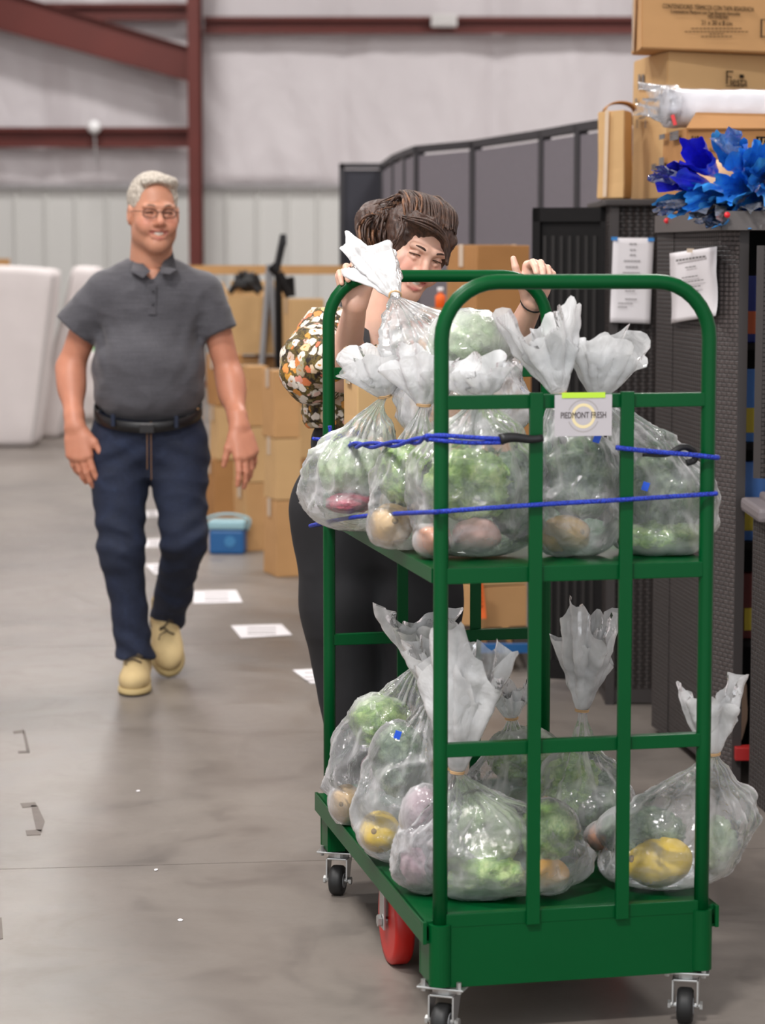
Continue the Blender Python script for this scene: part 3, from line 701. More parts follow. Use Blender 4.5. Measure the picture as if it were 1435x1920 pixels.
# wicker bin with grey lid at right edge
wb0 = PZ(1404, 1497); t = empty('wicker_bin', (wb0.x+.18, wb0.y, 0), 0, 'dark woven bin with a grey lid at the right edge of the picture', 'bin')
zt = P(1415, 972, wb0.y-.1).z; wb1 = PZ(1437, 1524)
uvbox('woven_side', (wb0.x, wb0.y), (wb1.x, wb1.y), 0, zt, .02, M_wicker, t); uvbox('woven_front', (wb1.x, wb1.y), (wb1.x+.3, wb1.y+.06), 0, zt, .02, M_wicker, t)
bm = bmesh.new(); bx(bm, (wb0.x+.16, wb0.y-.05, zt+.02), (.36, .34, .04), bevel=.012); bx(bm, (wb0.x+.18, wb0.y-.05, zt+.045), (.3, .28, .03), bevel=.01); attach(link_bm('lid', bm, simple('grey lid', RGB(120, 112, 114), .5)), t)
# upper wicker door edge on the right
d0 = P(1427, 700, 7.0); t = empty('cabinet_door', (d0.x, 7.0, 0), 0, 'woven cabinet door edge-on at the right edge above the bin', 'door')
uvbox('door_sheet', (d0.x, 7.06), (d0.x+.25, 6.9), zt+.1, 1.62, .025, M_wicker, t); uvbox('stile', (d0.x-.008, 7.06), (d0.x+.012, 7.05), zt+.1, 1.62, .03, M_trimdark, t)

# notices on the cabinets
def notice(corners, D0, D1, label, lines, title=None, tapes=()):
    tl, tr, br, bl = corners
    q = [P(*tl, D0), P(*tr, D1), P(*br, D1), P(*bl, D0)]
    t = empty('paper_notice', sum(q, Vector())/4, 0, label, 'notice')
    n = (q[1]-q[0]).cross(q[3]-q[0]).normalized(); n = -n if n.y > 0 else n
    vs, fs = [], []; nu, nv = 6, 14
    for j in range(nv+1):
        for i in range(nu+1):
            u, v = i/nu, j/nv; p = q[0].lerp(q[1], u).lerp(q[3].lerp(q[2], u), v)
            p = p + n*(.003+.004*math.sin(v*PI*2.2)*(v) + .002*noise.noise(Vector((u*3, v*4, D0))))
            vs.append(p)
    for j in range(nv):
        for i in range(nu): a_ = j*(nu+1)+i; fs.append((a_, a_+1, a_+nu+2, a_+nu+1))
    o = mobj('sheet', vs, fs, M_paper, t, True)
    m = o.modifiers.new('thick', 'SOLIDIFY'); m.thickness = .0008
    def pt(u, v): return q[0].lerp(q[1], u).lerp(q[3].lerp(q[2], u), v) + n*.0095
    bm = bmesh.new()
    for (u0, u1, v, h) in lines:
        L = u1-u0; nw = max(1, int(L/.07)); uu = u0
        for k in range(nw):
            ww = L/nw
            a_, b_, c_, d_ = pt(uu, v-h/2), pt(uu+ww*.82, v-h/2), pt(uu+ww*.82, v+h/2), pt(uu, v+h/2)
            bm.faces.new([bm.verts.new(x_) for x_ in (a_, b_, c_, d_)]); uu += ww
    attach(tag(link_bm('print', bm, M_ink2), kind='stuff'), t)
    for (u, v, c) in tapes:
        bm = bmesh.new(); p_ = pt(u, v); bx(bm, p_, (.022, .0015, .012)); attach(link_bm('tape', bm, c), t)
    return t
blt = simple('blue painter tape', RGB(50, 130, 200), .6)
notice(((1150, 446), (1226, 446), (1219, 607), (1144, 604)), DA-.01, DA-.01, 'narrow white printed notice taped on the far wicker cabinet', [(.4, .6, .07, .012), (.42, .58, .14, .012), (.42, .58, .2, .012), (.28, .7, .27, .012), (.33, .65, .34, .012), (.27, .7, .41, .012), (.3, .66, .48, .012), (.28, .72, .55, .012), (.34, .6, .62, .012), (.35, .65, .72, .012), (.18, .55, .77, .01), (.18, .42, .815, .01)], tapes=((.03, .01, blt), (.93, .02, blt)))
DB_ = lambda px: 7.97 + (7.22-7.97)*(px-1238)/(1346-1238)
notice(((1258, 475), (1347, 462), (1346, 592), (1262, 606)), DB_(1260)-.05, DB_(1345)-.05, 'white printed notice on the side of the nearer wicker cabinet', [(.18, .82, .12, .03), (.38, .62, .24, .015), (.3, .66, .38, .014), (.36, .78, .45, .014), (.34, .72, .53, .014), (.3, .68, .6, .014)], tapes=((.5, .005, M_tapec),))
for x_, y_, lab in ((1250, 414, 'small red pin at the top corner of the nearer cabinet'), (1363, 403, 'small red pin on the cabinet top edge under the blue bags')):
    t = empty('push_pin', P(x_, y_, 7.0), 0, lab, 'pin'); t.location = P(x_, y_, 7.82 if x_ < 1300 else 7.05)
    bm = bmesh.new(); lathe(bm, (0, 0, 0), (0, -1, 0), [(0, .003), (.006, .003), (.008, .009), (.013, .008)]); link_bm('head', bm, simple('pin red', RGB(220, 40, 50), .4), t, True)
    bm = bmesh.new(); cyl(bm, (0, .03, 0), (0, 0, 0), .001, 6); link_bm('needle', bm, M_steel, t)

# cartons on the cabinets: explicit corner boxes
def cornerbox(pl, pc, pr, D_l, D_c, D_r, y_bot, y_top, zbase, mat, label, flapcol=None, matl=None):
    """left far corner, near corner, right corner as px columns with depths; extruded from zbase to top"""
    L = P(pl, y_bot, D_l); C_ = P(pc, y_bot, D_c); R_ = P(pr, y_bot, D_r)
    ztop = P(pc, y_top, D_c).z; F4 = L + (R_-C_)
    cx = (L+C_+R_+F4)/4; t = empty('cardboard_box', (cx.x, cx.y, zbase), 0, label, 'box')
    vs = [Vector((p.x, p.y, z)) for z in (zbase, ztop) for p in (L, C_, R_, F4)]
    bm = bmesh.new(); v = [bm.verts.new(p) for p in vs]
    for f in ((0, 1, 5, 4), (1, 2, 6, 5), (2, 3, 7, 6), (3, 0, 4, 7), (4, 5, 6, 7), (3, 2, 1, 0)): bm.faces.new([v[i] for i in f])
    bmesh.ops.bevel(bm, geom=list(bm.edges), offset=.004, segments=2, affect='EDGES')
    bmesh.ops.subdivide_edges(bm, edges=[e for e in bm.edges if e.calc_length() > .15], cuts=5, use_grid_fill=True)
    for q_ in bm.verts:
        k = .008*noise.noise(q_.co*5); q_.co += Vector((k, k, 0))
    attach(link_bm('carton_wall', bm, mat), t)
    fx = (R_-C_).normalized(); fx.z = 0; fx.normalize(); fn = Vector((fx.y, -fx.x, 0)); lx = (C_-L); lx.z = 0; lx.normalize(); ln = Vector((lx.y, -lx.x, 0))
    return t, C_, fx, fn, L, lx, ln, ztop
def wall_rot(ax, n): return Matrix((ax, Vector((0, 0, 1)), n)).transposed()
t, C_, fx, fn, L_, lx, ln, zt = cornerbox(1185, 1249, 1560, 8.85, 8.42, 8.75, 371, 96, ZA+.001, M_card2, 'big tan carton with a fork-logo brand mark, under the topmost carton')
def onface(px, py, C_, fx, fn, off=.011):
    # intersect the pixel's ray with the face plane
    a = (px-717.5)/FPX; b = (960-py)/FPX; dr_ = Vector((a, CT+b*ST, b*CT-ST)); o_ = Vector((0, 0, CAM_H)); k = (C_-o_).dot(fn)/dr_.dot(fn)
    return o_ + dr_*k + fn*off
Rf = wall_rot(fx, fn)
text('iesta', onface(1382, 154, C_, fx, fn), .045, M_ink, t, Rf, sx=.9)
bm = bmesh.new()
for (x0, y0, x1, y1) in ((1359, 133, 1361, 158), (1359, 133, 1372, 136), (1359, 143, 1369, 145), (1384, 140, 1392, 147), (1358, 161, 1392, 163)):
    a_, b_ = onface(x0, y0, C_, fx, fn), onface(x1, y1, C_, fx, fn); c = (a_+b_)/2; bx(bm, c, (max(abs((b_-a_).dot(fx)), .002), .001, max(abs(b_.z-a_.z), .002)), Matrix.Rotation(math.atan2(fx.y, fx.x), 3, 'Z'))
attach(tag(link_bm('printed_mark', bm, M_ink), kind='stuff'), t)
bm = bmesh.new()
for (x0, y0, x1, y1) in ((1203, 140, 1206, 168), (1210, 140, 1213, 168), (1197, 185, 1200, 192), (1228, 308, 1236, 318), (1230, 333, 1236, 338), (1204, 220, 1216, 221), (1200, 224, 1201, 240), (1216, 224, 1217, 240)):
    a_, b_ = onface(x0, y0, L_, lx, ln), onface(x1, y1, L_, lx, ln); c = (a_+b_)/2; bx(bm, c, (max(abs((b_-a_).dot(lx)), .002), .001, max(abs(b_.z-a_.z), .002)), Matrix.Rotation(math.atan2(lx.y, lx.x), 3, 'Z'))
attach(tag(link_bm('printed_mark', bm, M_ink2), kind='stuff'), t)
zf = zt
t, C_, fx, fn, L_, lx, ln, zt = cornerbox(1187, 1203, 1580, 8.62, 8.32, 8.60, 97, -160, zf+.002, M_card, 'topmost tan carton printed CONTENEDORES TERMICOS near the top right')
Rf = wall_rot(fx, fn)
text('CONTENEDORES TÉRMICOS CON TAPA BISAGRADA', onface(1240, 12, C_, fx, fn), .0225, M_ink, t, Rf, align='LEFT', sx=.66)
text('Contenedores Medianos con Tapa Bisagrada Removible', onface(1255, 22, C_, fx, fn), .0165, M_ink, t, Rf, align='LEFT', sx=.72)
text('TRES DIVISIONES', onface(1344, 33, C_, fx, fn), .016, M_ink, t, Rf, sx=.68)
text('21 x 20 x 8 cm', onface(1342, 44, C_, fx, fn), .022, M_ink, t, Rf, sx=.9)
bm = bmesh.new()
for (x0, x1, y_) in ((1294, 1390, 54), (1282, 1402, 60), (1328, 1356, 64), (1312, 1372, 69)):
    n_ = int((x1-x0)/7)
    for k in range(n_):
        a_, b_ = onface(x0+(x1-x0)*k/n_, y_-.8, C_, fx, fn), onface(x0+(x1-x0)*(k+.75)/n_, y_+.8, C_, fx, fn); bx(bm, (a_+b_)/2, ((b_-a_).dot(fx), .0008, abs(b_.z-a_.z)), Matrix.Rotation(math.atan2(fx.y, fx.x), 3, 'Z'))
for (x0, y0, x1, y1) in ((1424, 37, 1426, 71), (1424, 37, 1470, 39), (1424, 69, 1470, 71)):
    a_, b_ = onface(x0, y0, C_, fx, fn), onface(x1, y1, C_, fx, fn); bx(bm, (a_+b_)/2, (max(.003, (b_-a_).dot(fx)), .001, max(.003, abs(b_.z-a_.z))), Matrix.Rotation(math.atan2(fx.y, fx.x), 3, 'Z'))
attach(tag(link_bm('small_print', bm, M_ink), kind='stuff'), t)
bm = bmesh.new(); a_, b_ = onface(1193, -10, L_, lx, ln), onface(1193, 95, L_, lx, ln); bx(bm, (a_+b_)/2, (.06, .001, abs(a_.z-b_.z)), Matrix.Rotation(math.atan2(lx.y, lx.x), 3, 'Z')); attach(link_bm('packing_tape', bm, M_tapec), t)
# small carton at the left
t, C_, fx, fn, L_, lx, ln, zt = cornerbox(1119, 1170, 1184, 8.62, 8.50, 8.62, 371, 206, ZA+.003, M_card2, 'small tan carton with a taped seam at the left end of the cabinet top')
bm = bmesh.new(); a_, b_ = onface(1143, 206, L_, lx, ln), onface(1139, 369, L_, lx, ln); bx(bm, (a_+b_)/2, (.02, .001, abs(a_.z-b_.z)), Matrix.Rotation(math.atan2(lx.y, lx.x), 3, 'Z') @ Matrix.Rotation(.03, 3, 'Y')); attach(link_bm('packing_tape', bm, M_tapec), t)
vs = []; fs = []
for k in range(13):
    a_ = PI*k/12; c = P(1166-30*math.cos(a_), 206-17*math.sin(a_), 8.62)
    vs += [c, c+Vector((0, .14, 0))]
for k in range(12): fs.append((2*k, 2*k+2, 2*k+3, 2*k+1))
o = mobj('flap', vs, fs, M_card3, t, True); o.modifiers.new('s', 'SOLIDIFY').thickness = .004
# front carton on the nearer cabinet, open flap
t, C_, fx, fn, L_, lx, ln, zt = cornerbox(1240, 1287, 1520, 7.97, 7.62, 7.72, 402, 240, ZB_+.007, M_card3, 'open carton with a fork symbol on the nearer cabinet under the plastic roll')
forkbox = t
vs = [P(1287, 240, 7.6), P(1520, 240, 7.72), P(1520, 205, 7.9), P(1308, 207, 7.78)]
o = mobj('flap', vs, [(0, 1, 2, 3)], M_card3, t); o.modifiers.new('s', 'SOLIDIFY').thickness = .005
bm = bmesh.new(); RZ = Matrix.Rotation(math.atan2(fx.y, fx.x), 3, 'Z')
def ink(bm, rects, C_, fx, fn, RZ):
    for (x0, y0, x1, y1) in rects:
        a_, b_ = onface(x0, y0, C_, fx, fn), onface(x1, y1, C_, fx, fn); bx(bm, (a_+b_)/2, (max(.0015, (b_-a_).dot(fx)), .001, max(.0015, abs(b_.z-a_.z))), RZ)
ink(bm, ((1296, 262, 1297.3, 279), (1295, 255, 1296, 263), (1297, 255, 1298, 263), (1301, 256, 1302.6, 279), (1306, 262, 1307.3, 279), (1305, 255, 1308, 262), (1416, 256, 1440, 276)), C_, fx, fn, RZ)
attach(tag(link_bm('fork_symbol', bm, M_ink), kind='stuff'), t)
text('U2', onface(1429, 266, C_, fx, fn, .013), .028, M_card2, t, wall_rot(fx, fn)); text('Sup', onface(1335, 282, C_, fx, fn), .016, M_ink, t, wall_rot(fx, fn))
bm = bmesh.new(); RZl = Matrix.Rotation(math.atan2(lx.y, lx.x), 3, 'Z'); ink(bm, ((1243, 253, 1253, 260), (1263, 248, 1279, 250), (1263, 254, 1279, 256), (1263, 259, 1279, 261), (1243, 296, 1251, 345)), L_, lx, ln, RZl)
attach(tag(link_bm('printed_mark', bm, M_ink2), kind='stuff'), t)

# =========================================================================== swept crumpled film surfaces
def fan(c0, c1, r0, r1, flat, seed, nu=48, nv=22, ruffle=.35, sideways=None, pleats=7):
    """gathered film opening from a pinched point to a ragged rim"""
    c0, c1 = Vector(c0), Vector(c1); d = (c1-c0); L = d.length; d.normalize()
    e1 = (sideways or Vector((1, 0, 0))); e1 = (e1-d*e1.dot(d)).normalized(); e2 = d.cross(e1)
    vs, fs = [], []; rnd = random.Random(seed); ph = [rnd.uniform(0, 6.28) for _ in range(6)]
    for j in range(nv+1):
        t = j/nv
        for i in range(nu):
            a = 2*PI*i/nu
            cr = (abs(math.sin(a*pleats/2+ph[0]+.8*math.sin(a+ph[1])))*2-1)
            cr2 = math.sin(a*5+ph[2]+t*2)
            r = r0+(r1-r0)*(t**.75)
            r *= 1 + ruffle*min(1, t*1.6)*(.6*cr+.4*cr2)
            p = c0 + e1*(r*math.cos(a)) + e2*(r*flat*math.sin(a)) + d*(L*t*(1 + .16*t*math.sin(a*2+ph[3]) + .12*t*math.sin(a*3+ph[4]) + .05*t*math.sin(a*11+ph[5])))
            n_ = noise.noise(p*38+Vector((seed, 0, 0))); p += (e1*math.cos(a)+e2*math.sin(a))*(.006*n_*min(1, t*3)) + e2*(.012*t*noise.noise(p*14+Vector((0, seed, 0))))
            vs.append(p)
    for j in range(nv):
        for i in range(nu): fs.append((j*nu+i, j*nu+(i+1) % nu, (j+1)*nu+(i+1) % nu, (j+1)*nu+i))
    return vs, fs
# bread bag tails: blue twisted bags
M_lb = simple('light blue bag', RGB(70, 168, 255), .3, var=.15, vscale=30, bump=.4, bscale=50); M_db = simple('deep blue bag', RGB(52, 54, 220), .3, var=.15, vscale=30, bump=.4, bscale=50); M_bread = simple('bread crust', RGB(214, 170, 128), .6, var=.15, vscale=20)
bread = [((1330, 345), (1256, 330), 22, M_db, 'deep blue bag tail farthest left in the heap'), ((1345, 330), (1300, 290), 24, M_db, 'deep blue bag tail pointing up beside the fork symbol'),
         ((1390, 330), (1368, 272), 22, M_lb, 'bright blue bag tail standing highest in the heap'), ((1400, 345), (1425, 290), 20, M_lb, 'bright blue bag tail at the right rim, upper one'),
         ((1350, 360), (1265, 385), 18, M_lb, 'bright blue bag tail lowest at the left of the heap'), ((1385, 350), (1310, 372), 24, M_lb, 'bright blue bag tail in the middle of the heap'),
         ((1400, 365), (1340, 400), 22, M_lb, 'bright blue bag tail hanging lowest over the cabinet edge'), ((1420, 350), (1375, 350), 22, M_lb, 'bright blue bag tail in front of the bread loaf'),
         ((1440, 345), (1420, 395), 24, M_lb, 'bright blue bag tail hanging at the right edge'), ((1450, 340), (1432, 330), 18, M_lb, 'bright blue bag tail cut by the right edge of the picture')]
for i, (a, b, r, m, lab) in enumerate(bread):
    r *= 1.15
    D0 = 7.26+.012*i; D1 = 7.08+.015*(i % 3); p0, p1 = P(*a, D0), P(*b, D1)
    t = empty('bread_bag', p0, 0, lab, 'bag', 'blue bread bags on the cabinet')
    vs, fs = fan(p0, p1, .006, r/pxm(7.1)*1.1, .9, 50+i, 40, 14, .28); mobj('bag_tail', vs, fs, m, t, True)
    if i % 2 == 0: vs, fs = fan(p0.lerp(p1, .7), p1+(p1-p0)*.22, .010, r/pxm(7.1)*.9, .6, 80+i, 28, 8, .5)
    if i % 2 == 0: mobj('clear_wrap', vs, fs, M_film_clear, t, True)
for i, (x_, y_, lab) in enumerate(((1345, 318, 'bread loaf behind the deep blue bag tails'), (1410, 312, 'bread loaf in clear wrap at the right of the heap'))):
    c = P(x_, y_, 7.42); t = empty('bread_loaf', (c.x, c.y, ZB_+.006), 0, lab, 'bread')
    bm = bmesh.new(); bmesh.ops.create_icosphere(bm, subdivisions=3, radius=1)
    for v in bm.verts: v.co = Vector((v.co.x*.07, v.co.y*.1, max(v.co.z, -.75)*.09+.07))*(1+.05*noise.noise(v.co*3))
    link_bm('crust', bm, M_bread, t, True)
# roll of clear bags on the fork box
a, b = P(1245, 203, 7.80), P(1500, 205, 7.9)
t = empty('plastic_roll', (a+b)/2, 0, 'thick roll of clear plastic bags lying across the fork-symbol carton', 'roll')
bm = bmesh.new(); R0 = 36/pxm(7.8)
nv, nu = 40, 32; rings = []; ax = (b-a).normalized(); e1 = Vector((0, 0, 1)); e2 = ax.cross(e1)
prof = [(0, .35), (.0, .7), (.01, .97)] + [(.03+.94*k/30, 1) for k in range(31)] + [(.99, .97), (1, .6)]
for (h, r) in prof:
    rings.append([bm.verts.new(a.lerp(b, h) + (e1*math.cos(2*PI*k/nu)+e2*math.sin(2*PI*k/nu))*R0*r*(1+.05*noise.noise(Vector((h*14, math.cos(2*PI*k/nu)*1.5, math.sin(2*PI*k/nu)*1.5))))) for k in range(nu)])
for p_, q_ in zip(rings, rings[1:]):
    for k in range(nu): bm.faces.new((p_[k], p_[(k+1) % nu], q_[(k+1) % nu], q_[k]))
bm.faces.new(rings[0][::-1]); bm.faces.new(rings[-1]); M_roll = simple('plastic roll film', RGB(226, 224, 228), .18, spec=.8, bump=.5, bscale=22)
attach(link_bm('roll_film', bm, M_roll, None, True), t)
vs, fs = fan(a+Vector((.03, -.01, .01)), P(1207, 190, 7.76), R0*1.05, R0*.75, 1.0, 5, 40, 14, .25); mobj('loose_wrap', vs, fs, M_film_clear, t, True)
bm = bmesh.new(); bx(bm, P(1264, 225, 7.72), (.012, .003, .034), Matrix.Rotation(-.3, 3, 'Y'), .001); attach(link_bm('red_print', bm, simple('red print', RGB(220, 60, 60), .4)), t)

# =========================================================================== THE CART
CY = .2088; CW, CL = .5576, 1.2037; CO = Vector((.1167, 4.7877, 0))
cart = empty('platform_cart', CO, CY, 'green steel two-shelf cart loaded with clear bags of produce', 'cart')
CEX = Vector((math.cos(CY), math.sin(CY), 0)); CEY = Vector((-math.sin(CY), math.cos(CY), 0))
def C(u, v, z): return CO + CEX*u + CEY*v + Vector((0, 0, z))
def cart_u(px, py, v=0, z=None):    # not used for placement of things, only for a check
    return None
RT = .0152
def uframe(v, name):
    pts = [(0, v, .12), (0, v, 1.40)]; rc = .115; zt = 1.542
    pts = [Vector((0, v, .12)), Vector((0, v, .6)), Vector((0, v, 1.1)), Vector((0, v, zt-rc))]
    for k in range(1, 9):
        a = PI/2*k/8; pts.append(Vector((rc-rc*math.cos(a), v, zt-rc+rc*math.sin(a))))
    for k in range(1, 6): pts.append(Vector((rc+(CW-2*rc)*k/6, v, zt)))
    for k in range(0, 9):
        a = PI/2*k/8; pts.append(Vector((CW-rc+rc*math.sin(a), v, zt-rc+rc*math.cos(a))))
    pts += [Vector((CW, v, 1.1)), Vector((CW, v, .6)), Vector((CW, v, .12))]
    bm = bmesh.new(); tube(bm, pts, RT, 20); link_bm(name, bm, M_green, cart, True)
uframe(0, 'end_frame'); uframe(CL, 'end_frame')
def rail(v, z0, z1, nm='cross_rail'):
    bm = bmesh.new(); bx(bm, (CW/2, v, (z0+z1)/2), (CW-.02, .022, z1-z0), bevel=.002); link_bm(nm, bm, M_green, cart)
for v in (0, CL):
    rail(v, 1.29, 1.318); rail(v, .941, .973)
    rail(v, .589 if v == 0 else .625, .617 if v == 0 else .653); rail(v, .238, .266)
    for u in (.342, .682):
        s = -1 if v == 0 else 1
        bm = bmesh.new(); bx(bm, (CW*u, v+s*.016, .78), (.0275, .012, 1.085), bevel=.002); link_bm('upright_bar', bm, M_green, cart)
# deck
bm = bmesh.new(); bx(bm, (CW/2, CL/2, .245), (CW+.075, CL-.01, .012), bevel=.002); link_bm('deck', bm, M_green, cart)
for s in (-1, 1):
    bm = bmesh.new(); x_ = CW/2+s*(CW/2+.033); bx(bm, (x_, CL/2, .228), (.008, CL+.015, .046), bevel=.001); bx(bm, (x_-s*.02, CL/2, .208), (.04, CL, .006)); link_bm('side_beam', bm, M_green, cart)
for v, s in ((0, -1), (CL, 1)):
    bm = bmesh.new(); bx(bm, (CW/2, v+s*.006, .176), (CW-.02, .008, .126), bevel=.001); bx(bm, (CW/2, v-s*.01, .116), (CW-.02, .03, .006)); link_bm('skirt_panel', bm, M_green, cart)
for u, su in ((0, -1), (CW, 1)):
    for v, sv in ((0, -1), (CL, 1)):
        bm = bmesh.new(); cyl(bm, (u, v, .118), (u, v, .245), .0235, 24); bx(bm, (u+su*.018, v-sv*.045, .165), (.008, .09, .09)); bx(bm, (u-su*.0, v-sv*.085, .165), (.045, .008, .09)); link_bm('corner_socket', bm, M_green, cart, False)
# shelf
bm = bmesh.new(); bx(bm, (CW/2, CL/2, .966), (CW+.03, CL-.03, .01), bevel=.002); link_bm('shelf', bm, M_green, cart)
for s in (-1, 1):
    bm = bmesh.new(); bx(bm, (CW/2+s*(CW/2+.013), CL/2, .956), (.006, CL-.03, .03), bevel=.001); link_bm('shelf_edge', bm, M_green, cart)
# casters
def caster(u, v, rot, r=.0375):
    z = .113; c = bpy.data.objects.new('caster', None)
    bm = bmesh.new()      # plate + swivel head + fork legs in one pressed steel part
    bx(bm, (0, 0, -.003), (.10, .085, .005), bevel=.002)
    fork = link_bm('caster', bm, M_steel, cart); fork.location = (u, v, z); fork.rotation_euler = (0, 0, rot)
    bm = bmesh.new(); cyl(bm, (0, 0, -.006), (0, 0, -.018), .028, 24); bx(bm, (0, .008, -.02), (.05, .055, .005), bevel=.002)
    for s in (-1, 1):
        q = [(s*.024, -.018, -.02), (s*.024, .034, -.02), (s*.024, .036, -r*1.9), (s*.024, .012, -r*2.25)]
        f = bm.faces.new([bm.verts.new(p) for p in q]); rr = bmesh.ops.extrude_face_region(bm, geom=[f]); bmesh.ops.translate(bm, vec=(s*.0035, 0, 0), verts=[x_ for x_ in rr['geom'] if isinstance(x_, bmesh.types.BMVert)])
    cyl(bm, (-.033, .022, -(z-r)), (.033, .022, -(z-r)), .0065, 12); cyl(bm, (-.036, .022, -(z-r)), (-.030, .022, -(z-r)), .010, 6); cyl(bm, (.030, .022, -(z-r)), (.036, .022, -(z-r)), .010, 6)
    link_bm('fork', bm, M_steel, fork)
    bm = bmesh.new(); lathe(bm, (0, .022, -(z-r)), (1, 0, 0), [(-.0165, r*.55), (-.0165, r*.86), (-.012, r*.98), (-.005, r), (.005, r), (.012, r*.98), (.0165, r*.86), (.0165, r*.55)], 36); link_bm('wheel', bm, M_rubber, fork, True)
    bm = bmesh.new(); lathe(bm, (0, .022, -(z-r)), (1, 0, 0), [(-.018, r*.2), (-.018, r*.5), (.018, r*.5), (.018, r*.2)], 24); link_bm('hub', bm, M_grey, fork)
    for a in (-1, 1):
        for b in (-1, 1):
            bm = bmesh.new(); cyl(bm, (a*.038, b*.032, -.012), (a*.038, b*.032, .012), .0055, 6); link_bm('bolt', bm, M_steel, fork)
caster(.02, .03, 2.6); caster(CW-.02, .03, 2.75); caster(.02, CL-.03, 2.7); caster(CW-.02, CL-.03, 2.75)
for u, s in ((.03, -1), (CW-.03, 1)):
    r = .1
    bm = bmesh.new(); lathe(bm, (u, CL*.46, r), (1, 0, 0), [(-.022, r*.82), (-.022, r*.95), (-.016, r), (.016, r), (.022, r*.95), (.022, r*.82)], 48); wl = link_bm('drive_wheel', bm, M_red, cart, True)
    bm = bmesh.new(); lathe(bm, (u, CL*.46, r), (1, 0, 0), [(-.02, r*.2), (-.014, r*.3), (-.014, r*.7), (-.0215, r*.84), (.0215, r*.84), (.014, r*.7), (.014, r*.3), (.02, r*.2)], 48); link_bm('hub', bm, M_grey, wl)
    bm = bmesh.new()
    for q in (-1, 1): bx(bm, (u+q*.032, CL*.46, r+.045), (.005, .045, .125), bevel=.001)
    bx(bm, (u, CL*.46, .2), (.075, .09, .008)); cyl(bm, (u-.042, CL*.46, r), (u+.042, CL*.46, r), .008, 12); cyl(bm, (u-.044, CL*.46, r), (u-.036, CL*.46, r), .014, 6)
    link_bm('bracket', bm, M_steel, wl)
# name card on the top rail
cd_ = empty('name_card', C(.285, -.02, 1.30), CY, 'white card reading PIEDMONT FRESH taped to the cart\'s top rail', 'sign')
cw_ = 112/942; ch_ = 78/942; cz = 1.318-.002-ch_/2
zc = 1.318 - ch_/2 - 1.30
bm = bmesh.new(); bx(bm, (0, -.008, zc), (cw_, .0012, ch_)); link_bm('card', bm, simple('card white', RGB(188, 183, 186), .6), cd_)
bm = bmesh.new(); bx(bm, (0, -.0095, zc+ch_/2-.001), (.09, .0012, .011)); link_bm('lime_tape', bm, M_lime, cd_)
t_ = text('PIEDMONT FRESH', (0, 0, 0), .0175, simple('card ink', RGB(86, 78, 78), .8), None, sx=.72); t_.matrix_basis = Matrix.Translation((0, -.0095, zc)) @ Matrix.Rotation(PI/2, 4, 'X') @ Matrix.Diagonal((.68, 1, 1, 1)); t_.parent = cd_
for rr, c_, a0, a1, th_ in ((.022, (232, 216, 170), 0, 2*PI, .003), (.032, (170, 164, 164), .35, PI-.35, .0014), (.032, (170, 164, 164), PI+.35, 2*PI-.35, .0014)):
    vs, fs = [], []; n_ = 40
    for k in range(n_+1):
        a = a0+(a1-a0)*k/n_
        for r_ in (rr-th_, rr+th_): vs.append((r_*math.cos(a), -.0089, zc-.001+r_*math.sin(a)))
    for k in range(n_): fs.append((2*k, 2*k+1, 2*k+3, 2*k+2))
    o = mobj('ring_print', vs, fs, simple('ring %d' % c_[0], RGB(*c_), .8)); o.parent = cd_

# bungee cords
def cord(name, label, pts, r=.0048, twist=None):
    t = empty(name, pts[0], 0, label, 'cord'); cp = catmull(pts, 10)
    bm = bmesh.new()
    if twist:
        for ph in (0, PI):
            q = []; 
            for i, p in enumerate(cp):
                d = (cp[min(i+1, len(cp)-1)]-cp[max(i-1, 0)]).normalized(); s_ = d.cross(Vector((0, 0, 1))).normalized(); u_ = s_.cross(d)
                a = ph + i*twist; q.append(p + (s_*math.cos(a)+u_*math.sin(a))*r*1.05)
            tube(bm, q, r*.95, 8)
    else: tube(bm, cp, r, 10)
    attach(link_bm('braided_cord', bm, M_cord, None, True), t); return t
Ff = -.027
def CF(px, py, v):   # point on the cart plane v=const seen at a pixel
    n = CEY; o_ = Vector((0, 0, CAM_H)); a = (px-717.5)/FPX; b = (960-py)/FPX; d = Vector((a, CT+b*ST, b*CT-ST))
    return o_ + d*((C(0, v, 0)-o_).dot(n)/d.dot(n))
zc1 = CF(828, 820, -.02).z
pL = [C(-.02, CL-.02, CF(609, 822, CL).z), C(-.022, CL*.9, CF(632, 832, CL*.9).z), P(655, 834, 5.42), P(680, 835, 5.24), P(735, 833, 5.02), P(790, 825, 4.88), C(-.021, .01, zc1), C(-.004, -.022, zc1), C(.05, -.024, zc1-.002)]
tw = cord('bungee_cord', 'blue upper bungee cord, knotted and twisted, with a flat black hook', pL[:7], .0045, .42)
bm = bmesh.new(); e_ = CF(945, 826, -.03)
tube(bm, catmull([pL[6], pL[7]+Vector((0, 0, .004)), CF(880, 820, -.03), e_+Vector((0, 0, .003))], 8), .0045, 8); tube(bm, catmull([pL[6]+Vector((0, 0, -.006)), pL[7]+Vector((0, 0, -.006)), CF(880, 830, -.03), e_+Vector((0, 0, -.004))], 8), .0045, 8)
attach(link_bm('cord_loop', bm, M_cord, None, True), tw)
bm = bmesh.new(); kp = pL[1]
for k in range(3): tube(bm, [kp+Vector((.012*math.cos(a+k), .014*math.sin(a), .015*math.sin(a+k*2)+.004*k)) for a in [2*PI*i/16 for i in range(17)]], .0045, 8, cap=False)
tube(bm, catmull([kp, kp+Vector((.004, -.01, .02)), kp+Vector((.002, -.012, .045))], 5), .005, 8); tube(bm, catmull([kp, kp+Vector((-.02, -.0, .01)), kp+Vector((-.04, .01, .012))], 5), .0045, 8)
attach(link_bm('knot', bm, M_cord, None, True), tw)
